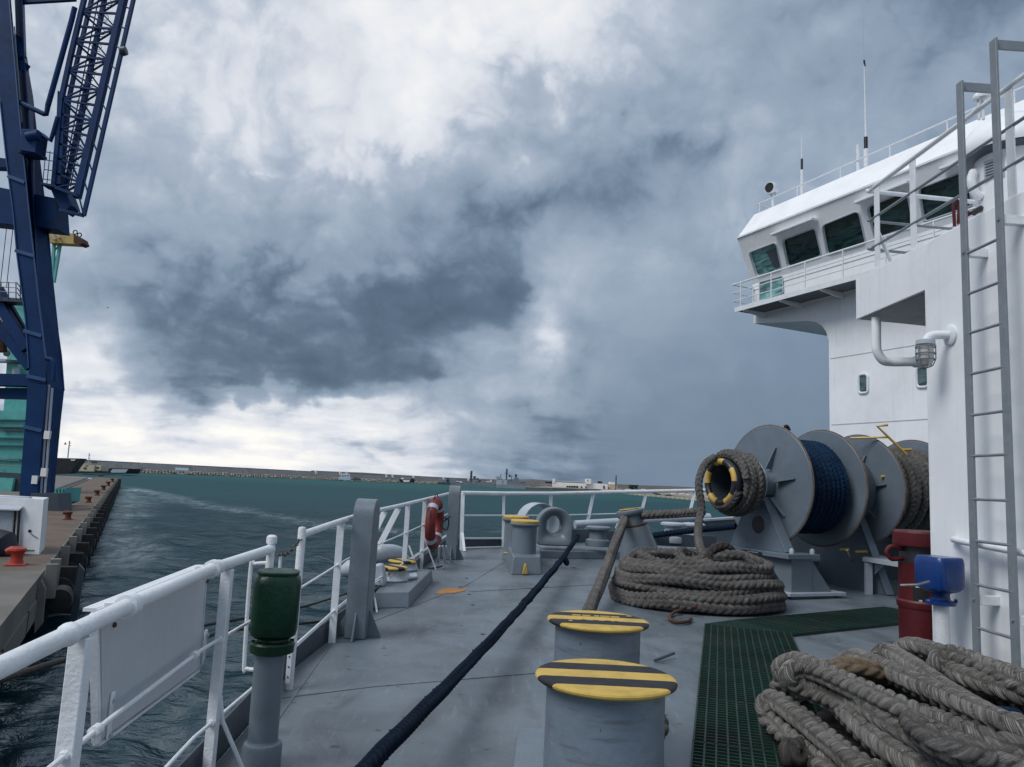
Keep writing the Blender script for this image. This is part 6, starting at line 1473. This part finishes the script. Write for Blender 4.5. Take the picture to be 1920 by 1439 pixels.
# near leg: flat front face and a side face turned away
slab('leg', [(-30, -60), (12, -60), (35, 200), (55, 400), (72, 560), (86, 672), (84, 720), (53, 716), (54, 690), (48, 600), (32, 480), (25, 400), (12, 300), (0, 190)], (-.6, 1.3, 0))
slab('leg', [(40, -60, 74.5), (46, 110, 74.5), (62, 300, 74.5), (64, 420, 74.5), (72, 560, 74.6), (86, 672, 74.6), (88, 722, 74.6), (120.5, 733, 77.5), (115, 668, 77.5), (104, 590, 77.5), (92, 450, 77.5), (74, 300, 77.5), (62, 180, 77.5), (50, 110, 77.5), (44, -60, 77.5)], (-1.6, 1.2, 0))
slab('leg', [(52, 716), (88, 722), (80, 800), (70, 930), (66, 985), (33, 985), (38, 900), (48, 780)], (-.6, 1.4, 0))
slab('leg', [(94, 724, 75.0), (120.5, 733, 77.5), (114, 790, 77.5), (103, 900, 77.5), (96, 985, 77.5), (78, 985, 75.0), (82, 905, 75.0), (90, 790, 75.0)], (-1.4, 1.0, 0))
slab('bogie', [(58, 925), (108, 925), (112, 975), (50, 975)], (0, 2.2, 0), GREYD, Y=73)
# lighter flange strips and bolted splice plates on the legs
EDGEB = paint('crane_edge_blue', (.02, .075, .20), .5, .15, .5, bump=0)
for pl in ([(12, -60), (35, 200), (55, 400), (72, 560), (86, 672)], [(0, 190), (12, 300), (25, 400), (32, 480), (48, 600), (54, 690)], [(50, 110), (74, 300), (92, 450), (104, 590), (115, 668), (120, 733)]):
    for a, b2 in zip(pl[:-1], pl[1:]): beam('flange_strip', a, b2, .10, .12, 73.95 if pl[0][0] != 50 else 77.45, mat=EDGEB)
for (x0, y0, x1, y1) in ((14, 330, 46, 342), (28, 470, 64, 480), (44, 620, 78, 630), (50, 705, 86, 713), (44, 800, 78, 808)):
    mk(lambda m: m.bar(P(x0, y0, 73.9), P(x1, y1, 73.9), .35, .08, up=(0, 1, 0)), 'splice_plate', EDGEB, cr, smooth=0)
# cross beams
slab('cross_beam', [(-30, 346), (104, 372), (108, 430), (-30, 415)], (0, 2.2, 0), Y=75.6)
slab('cross_beam', [(-30, 292), (14, 298), (14, 314), (-30, 312)], (0, 1.2, 0), Y=76)
slab('cross_beam', [(-30, 700), (56, 702), (54, 724), (-30, 722)], (0, 1.4, 0), Y=74.8)
slab('cross_beam', [(-30, 727), (52, 728), (50, 748), (-30, 746)], (0, 1.2, 0), Y=75.5)
beam('diagonal_brace', (-10, 555), (52, 655), 1.0, .8, 74.9); beam('diagonal_brace', (0, 540), (56, 640), .5, .5, 76.2); beam('diagonal_brace', (-20, 590), (58, 690), .9, .7, 75.2)
beam('top_beam', (40, 4), (142, -2), .45, .4, 75)
beam('web_plate', (22, 115), (50, 130), 1.0, .5, 75); beam('web_plate', (25, 70), (40, 110), 1.0, .5, 75)
# machinery house and drive
mk(lambda m: m.box(P(63, 272, 74.2), (1.7, 1.8, 2.6)), 'drive_housing', CRANE, cr, bevel=.08, smooth=0)
mk(lambda m: m.cyl(P(52, 258, 73.4), P(74, 254, 73.4), .55, n=16), 'motor', CRANE, cr)
slab('machine_deck', [(36, 274), (66, 280), (66, 286), (36, 281)], (0, 2, 0), Y=73)
# ladder strips inside the leg
for (xa, ya, xb, yb) in ((24, 50, 38, 230), (27, 50, 41, 230)): beam('leg_ladder', (xa, ya), (xb, yb), .09, .09, 74.3, mat=GREYL)
for i in range(14): beam('ladder_rung', (24+i, 56+i*12.6), (28+i, 56+i*12.6), .06, .06, 74.3, mat=GREYL)
for (xa, ya, xb, yb) in ((92, 722, 72, 985), (98, 728, 80, 985)): mk(lambda m: m.tube([P(xa, ya, 74.4), P(xb, yb, 74.4)], .11, 8), 'cable_duct', GREYL, cr)
for (x, y) in ((89, 816), (66, 900), (83, 886)): mk(lambda m: m.box(P(x, y, 74.0), (.55, .3, .8)), 'switch_box', FARWHITE, cr, smooth=0)
mk(lambda m: m.tube(spline([P(86, 672, 73.6), P(98, 676, 73.6), P(102, 690, 73.6), P(100, 715, 73.6)], 4), .22, 8), 'elbow_duct', CRANE, cr)
# platform rail
slab('platform', [(-20, 556), (42, 560), (42, 567), (-20, 563)], (0, 2, 0), GREYD, Y=74.2)
for y in (528, 537, 546): mk(lambda m: m.tube([P(-20, y, 74.2), P(32, y+3, 74.2), P(40, y+14, 74.6)], .05, 6), 'platform_rail', GREYD, cr)
for x in (2, 16, 30, 38): mk(lambda m: m.tube([P(x, 529, 74.2), P(x, 562, 74.2)], .05, 6), 'platform_post', GREYD, cr)
for x in (14, 26): mk(lambda m: m.tube([P(x, 412, 76), P(x-14, 540, 76)], .04, 6), 'hoist_wire', GREYD, cr)
mk(lambda m: m.tube([P(2, 622, 78), P(4, 660, 78)], .5, 8), 'hook_block', RUST, cr)
# boom: four chords with lacing
Yn, Yf = 74.0, 77.5
def L2(a, b2, t): return (a[0]+(b2[0]-a[0])*t, a[1]+(b2[1]-a[1])*t)
lc_ = [((172, -60), (116, 175)), ((116, 175), (101, 352))]          # left chord, bends
def left_ch(t):
    y = -60+t*(412); return (172+(116-172)*(y+60)/235, y) if y < 175 else (116+(101-116)*(y-175)/177, y)
def mid_ch(t): y = -60+t*(412+10); return (208-(y+60)*.205, y)
def right_ch(t): y = -60+t*(412+20); return (246-(y+60)*.235, y)
def chord(fn, Y, w, nm='boom_chord'):
    pts = [P(*fn(t), Y) for t in np.linspace(0, 1, 6)]
    for a, b2 in zip(pts[:-1], pts[1:]): mk(lambda m: m.bar(a, b2, w, w, up=(0, 1, 0)), nm, CRANE, cr, smooth=0)
chord(left_ch, Yn, .42); chord(mid_ch, Yf, .40); chord(right_ch, Yn, .62); chord(lambda t: (left_ch(t)[0]+14, left_ch(t)[1]), Yf, .36)
nb_ = 15
for i in range(nb_):
    t, t2 = i/nb_, (i+1)/nb_
    for (A, B, Ya, Yb) in ((left_ch, right_ch, Yn, Yn), (left_ch, mid_ch, Yn, Yf), (mid_ch, right_ch, Yf, Yn)):
        mk(lambda m: m.bar(P(*A(t), Ya), P(*B(t), Yb), .2, .2, up=(0, 1, 0)), 'boom_strut', CRANE, cr, smooth=0)
        a, b2 = (A(t), B(t2)) if i % 2 else (A(t2), B(t))
        mk(lambda m: m.bar(P(*a, Ya), P(*b2, Yb), .16, .16, up=(0, 1, 0)), 'boom_lacing', CRANE, cr, smooth=0)
    # cage of the boom ladder
    c = ((left_ch(t)[0]+right_ch(t)[0])/2+4, left_ch(t)[1]+8)
    mk(lambda m: m.torus(P(*c, 75.6), .55, .035, (0, .3, 1), 14, 5), 'ladder_hoop', CRANE, cr)
    for k in (.35, .7): mk(lambda m: m.bar(P(c[0]-8, c[1]+k*32, 75.6), P(c[0]+8, c[1]+k*32, 75.6), .05, .05), 'ladder_rung', CRANE, cr, smooth=0)
for dx in (-8, 8): mk(lambda m: m.tube([P(206+dx-4, -50, 75.6), P(124+dx, 350, 75.6)], .06, 6), 'boom_ladder', CRANE, cr)
# outer catwalk along the boom
oa, ob = (264, -60), (157, 405)
beam('catwalk_rail', oa, ob, .36, .3, 73.6); beam('catwalk_rail', (246, -60), (148, 368), .26, .3, 73.6)
for i in range(13):
    t = i/12; a = L2(oa, ob, t); b2 = L2((246, -60), (148, 368), t); beam('catwalk_strut', a, b2, .12, .12, 73.6)
beam('catwalk_end', (157, 405), (112, 394), .3, .3, 73.6); beam('catwalk_end', (148, 368), (104, 352), .3, .3, 73.6); beam('catwalk_end', (152, 402), (128, 368), .14, .14, 73.6)
mk(lambda m: m.lathe([(.0, 0), (.45, .02), (.5, .2), (.45, .6), (.2, .64), (0, .64)], P(226, 97, 73.4), (.9, 0, .2), 14), 'boom_lamp', GREYD, cr)
# luffing rod and links
mk(lambda m: m.tube([P(140, 15, 73.8), P(134, 40, 73.8), P(90, 198, 73.8)], .28, 10), 'luffing_rod', CRANE, cr)
mk(lambda m: m.tube([P(90, 198, 73.8), P(87, 214, 73.8), P(82, 214, 73.8), P(36, 192, 74.4)], .26, 10), 'luffing_link', CRANE, cr)
mk(lambda m: m.tube([P(108, 220, 73.8), P(99, 252, 73.8), P(95, 264, 73.8), P(80, 254, 74)], .22, 10), 'luffing_link', CRANE, cr)
slab('boom_foot', [(96, 340), (122, 352), (134, 385), (120, 398), (102, 372), (94, 352)], (0, 1.6, 0), Y=74.6)
slab('boom_foot', [(108, 170), (120, 176), (118, 262), (113, 345), (98, 345), (104, 262)], (0, .5, 0), Y=73.9)
for y in (285, 300, 318, 336): mk(lambda m: m.tube([P(80+(345-y)*.08, y, 73.6), P(102, y+3, 73.6)], .045, 6), 'stair_rail', CRANE, cr)
for x in (82, 90, 98): mk(lambda m: m.tube([P(x+4, 284, 73.6), P(x-2, 344, 73.6)], .045, 6), 'stair_post', CRANE, cr)
slab('stair_landing', [(76, 342), (104, 347), (104, 351), (76, 346)], (0, 1.5, 0), Y=73.6)

# ================================================================== teal crane and gear behind
YT = 112.0
tc_ = thing('teal_crane', 'pale teal harbour crane tower standing behind the blue portal crane', 'crane', P(20, 930, YT))
slab('tower', [(20, 566), (46, 572), (58, 700), (58, 780), (6, 780), (12, 690)], (0, 5, 0), TEAL, tc_, YT)
slab('house', [(-40, 770), (58, 770), (54, 905), (-40, 905)], (0, 6, 0), TEAL, tc_, YT-2)
for (y, x0, x1) in ((786, -20, 46), (800, -20, 50), (806, 4, 46), (820, -20, 50), (834, -20, 50), (860, -20, 52)):
    slab('louvre', [(x0, y), (x1, y+1), (x1, y+3), (x0, y+2)], (0, .4, 0), GREYD if y in (800, 806) else paint('teal_dark_%d' % y, (.03, .17, .17), .5, .1, 1, bump=0), tc_, YT-2.4)
slab('skirt', [(-40, 884), (40, 888), (36, 930), (-40, 925)], (0, 3, 0), GREYD, tc_, YT-2.6)
slab('skirt_panel', [(-40, 895), (26, 897), (20, 925), (-40, 925)], (0, .5, 0), TEAL, tc_, YT-3.2)
for y in (862, 872): mk(lambda m: m.tube([P(-20, y, YT-3), P(36, y+2, YT-3)], .06, 6), 'guard_rail', GREYD, tc_)
mk(lambda m: m.tube([P(30, 690, YT-1), P(30, 720, YT-1)], .5, 10), 'pulley_post', GREYL, tc_)
mk(lambda m: m.lathe([(0, 0), (1.1, .1), (1.1, .5), (0, .6)], P(26, 683, YT-1.4), (0, 0, 1), 16), 'pulley', GREYD, tc_)
mk(lambda m: m.lathe([(.2, 0), (.5, .1), (.5, .25), (.2, .3)], P(14, 663, YT-1.4), (0, -1, 0), 16), 'horn_speaker', GREYD, tc_)
slab('platform', [(-30, 672), (20, 674), (20, 678), (-30, 677)], (0, 2, 0), GREYL, tc_, YT-1)
for s_ in (0, 1): mk(lambda m: m.bar(P(122-s_*18, 402, YT), P(101-s_*3, 530, YT), .38, .38, up=(0, 1, 0)), 'jib_chord', TEAL, tc_, smooth=0)
for i in range(7):
    t = i/7; a = L2((122, 402), (101, 530), t); b2 = L2((104, 402), (98, 530), min(1, t+.13)); mk(lambda m: m.bar(P(*a, YT), P(*b2, YT), .16, .16, up=(0, 1, 0)), 'jib_lacing', TEAL, tc_, smooth=0)
jb = slab('jib_head', [(88, 432), (120, 434), (140, 440), (152, 447), (155, 455), (148, 458), (92, 455)], (0, 1.6, 0), TAN, tc_, YT-1)
slab('jib_nose', [(138, 440), (152, 446), (156, 456), (148, 459), (138, 455)], (0, 1.8, 0), RUST, tc_, YT-1.1)
for x, y in ((141, 436), (149, 441)): mk(lambda m: m.torus(P(x, y, YT-1), .32, .09, (0, 1, 0), 14, 6), 'sheave', BLACK, tc_)
for (x, y) in ((96, 440), (104, 437)): mk(lambda m: m.tube([P(x, y, YT-1.3), P(x+8, y+10, YT-1.3)], .18, 6), 'head_stay', CREAM, tc_)
# teal hopper on the quay beside the crane leg
hp_ = thing('teal_hopper', 'small teal steel hopper standing on the quay by the blue crane foot', 'hopper', Zp(112, 955, QUAY))
Yh = Zp(112, 950, QUAY).y
mk(lambda m: m.prism([P(100, 918, Yh), P(123, 915, Yh), P(119, 942, Yh), P(108, 946, Yh), P(100, 946, Yh)], (0, 3, 0)), 'bin', TEAL, hp_, smooth=0)
for x in (104, 110, 116): mk(lambda m: m.bar(P(x+1, 917, Yh-.1), P(x, 944, Yh-.1), .15, .15), 'rib', TEAL, hp_, smooth=0)
mk(lambda m: m.prism([P(98, 946, Yh-1), P(126, 940, Yh-1), P(132, 936, Yh+2), P(104, 940, Yh+2)], (0, 0, -.5)), 'tray', TEAL, hp_, smooth=0)

# white gangway house on the quay
gh0 = Zp(70, 1040, QUAY); Yg = gh0.y
gh = thing('gangway_house', 'white steel cabin with black conduit on the quay edge beside the red bollard', 'cabin', gh0)
def gz(px, py, dy=0): return P(px, py, Yg+dy)
mk(lambda m: m.prism([gz(-60, 930), gz(82, 937), gz(73, 1042), gz(-60, 1042)], (-1.2, 2.4, 0)), 'body', WHITE, gh, smooth=0)
mk(lambda m: m.prism([gz(-60, 946, -.05), gz(44, 949, -.05), gz(36, 956, -.35), gz(-60, 953, -.35)], (0, 0, -.06)), 'awning', GREYL, gh, smooth=0)
for x in (27, 35): mk(lambda m: m.tube([gz(x+2, 953, -.12), gz(x-3, 1032, -.12)], .06, 8), 'conduit', BLACKPL, gh)
mk(lambda m: m.prism([gz(-60, 956, -.02), gz(25, 957, -.02), gz(20, 1030, -.02), gz(-60, 1030, -.02)], (0, .03, 0)), 'door_panel', GREYL, gh, smooth=0)
mk(lambda m: m.lathe([(.08, 0), (.08, .03), (0, .035)], gz(56, 996, -.01), (0, -1, 0), 12), 'lock', BLACKPL, gh)
mk(lambda m: m.tube([gz(58, 1001, -.03), gz(70, 1009, -.03)], .025, 6), 'handle', LADGREY, gh)
mk(lambda m: m.bar(gz(42, 1032, -.01), gz(64, 1032, -.01), .03, .05), 'vent_slot', LADGREY, gh, smooth=0)
mk(lambda m: m.bar(gz(-60, 931, .4), gz(57, 934, .4), .3, .12), 'roof_edge', GREYL, gh, smooth=0)
tp = thing('covered_bundle', 'dark tarpaulin covered bundle at the foot of the white cabin', 'bundle', gz(0, 1050, -1.5))
mk(lambda m: m.tube(spline([gz(-60, 1020, -1.2), gz(-20, 1024, -1.2), gz(5, 1030, -1.2), gz(24, 1044, -1.2)], 5), [.9]*11+[.7, .6, .5, .35, .2], 16), 'cover', paint('navy_tarpaulin', (.012, .018, .03), .6, .2, 1, bump=.2), tp)
# debris on the far quay
for (x, y, w, h, mt, lb_) in ((167, 899, 6, 3, WHITE, 'small white scrap of litter on the far quay'), (187, 893.5, 7, 2, BLACK, 'small dark crate on the far quay edge')):
    p = Zp(x, y, QUAY); k = p.y/F; mk(lambda m: m.prism([p+V3((-w/2*k, 0, 0)), p+V3((w/2*k, 0, 0)), p+V3((w/2*k*.9, 0, h*k)), p+V3((-w/2*k*.8, 0, h*k*.8))], (0, w*k, 0)), 'quay_scrap', mt, None, smooth=0, label=lb_, cat='debris')
# moored black ship bow, cream workboat, lamp masts
sb_ = thing('black_cargo_ship', 'black bow of a moored cargo ship beyond the blue crane', 'ship', P(120, 889, 330))
mk(lambda m: m.prism([P(60, 858, 330), P(151, 860, 330), P(139, 876, 330), P(130, 889, 330), P(60, 892, 330)], (-6, 16, 0)), 'hull', HULLB, sb_, smooth=0)
mk(lambda m: m.prism([P(132, 862, 329.6), P(142, 862, 329.6), P(139, 864.5, 329.6), P(133, 864, 329.6)], (0, .5, 0)), 'hawse_opening', FARWHITE, sb_, smooth=0)
mk(lambda m: m.tube([P(127, 859, 331), P(130.5, 827, 331)], .28, 6), 'foremast', GREYL, sb_)
for y in (831, 836): mk(lambda m: m.tube([P(129, y, 331), P(133, y+.2, 331)], .2, 6), 'mast_arm', GREYL, sb_)
mk(lambda m: m.tube([P(122.5, 834, 331), P(122.5, 829.5, 331)], [.5, .1], 6), 'mast_lamp', GREYD, sb_)
cb_ = thing('cream_workboat', 'cream coloured workboat house on a dark hull by the breakwater', 'boat', P(165, 886, 400))
mk(lambda m: m.prism([P(135, 884, 400), P(186, 884.5, 400), P(186, 888, 400), P(140, 887.5, 400)], (0, 12, 0)), 'hull', HULLB, cb_, smooth=0)
fbox(148, 870.5, 176, 884.6, 401, 9).build('house', CREAM, cb_, smooth=0); fbox(176, 872, 188, 883, 402, 8).build('wheelhouse', CREAM, cb_, smooth=0); fbox(154, 868.5, 172, 870.5, 402, 7).build('roof', TAN, cb_, smooth=0)
fbox(157, 876.5, 161.5, 880, 400.8, .2).build('door', RUST, cb_, smooth=0); fbox(160, 873, 165, 874.2, 400.8, .2).build('window', GLASSD, cb_, smooth=0); fbox(181, 876, 185, 878.5, 401.8, .2).build('window', GLASSD, cb_, smooth=0)
mk(lambda m: m.tube([P(166, 869, 402), P(167.5, 850, 402)], .25, 6), 'mast', GREYL, cb_); fbox(171, 865, 177, 868.5, 402, 3).build('deck_gear', GREYD, cb_, smooth=0)
for y in (854, 860): mk(lambda m: m.tube([P(166, y, 402), P(169.5, y+.2, 402)], .18, 6), 'mast_arm', GREYL, cb_)
gb2 = thing('grey_barge', 'flat grey and black barge lying by the end of the breakwater rocks', 'barge', P(215, 888, 430))
mk(lambda m: m.prism([P(186, 878, 430), P(243, 879, 430), P(238, 888.5, 430), P(186, 888, 430)], (0, 14, 0)), 'hull', HULLB, gb2, smooth=0)
mk(lambda m: m.prism([P(211, 880, 429.4), P(240, 880.4, 429.4), P(235, 886.6, 429.4), P(205, 886.6, 429.4)], (0, .5, 0)), 'side_plate', GREYL, gb2, smooth=0)
mk(lambda m: m.prism([P(188, 880, 429.4), P(207, 880.4, 429.4), P(203, 885.6, 429.4), P(188, 885.6, 429.4)], (0, .5, 0)), 'side_plate', GREYD, gb2, smooth=0)
# one gull
bd_ = thing('flying_gull', 'tiny dark bird in flight below the storm cloud', 'bird', P(202, 577, 90))
mk(lambda m: m.tube(spline([P(200.6, 577, 90), P(201.4, 576.6, 90), P(202, 577.3, 90), P(202.6, 576.6, 90), P(203.6, 577, 90)], 3), [.01]+[.05]*11+[.01], 6), 'body', BLACK, bd_)
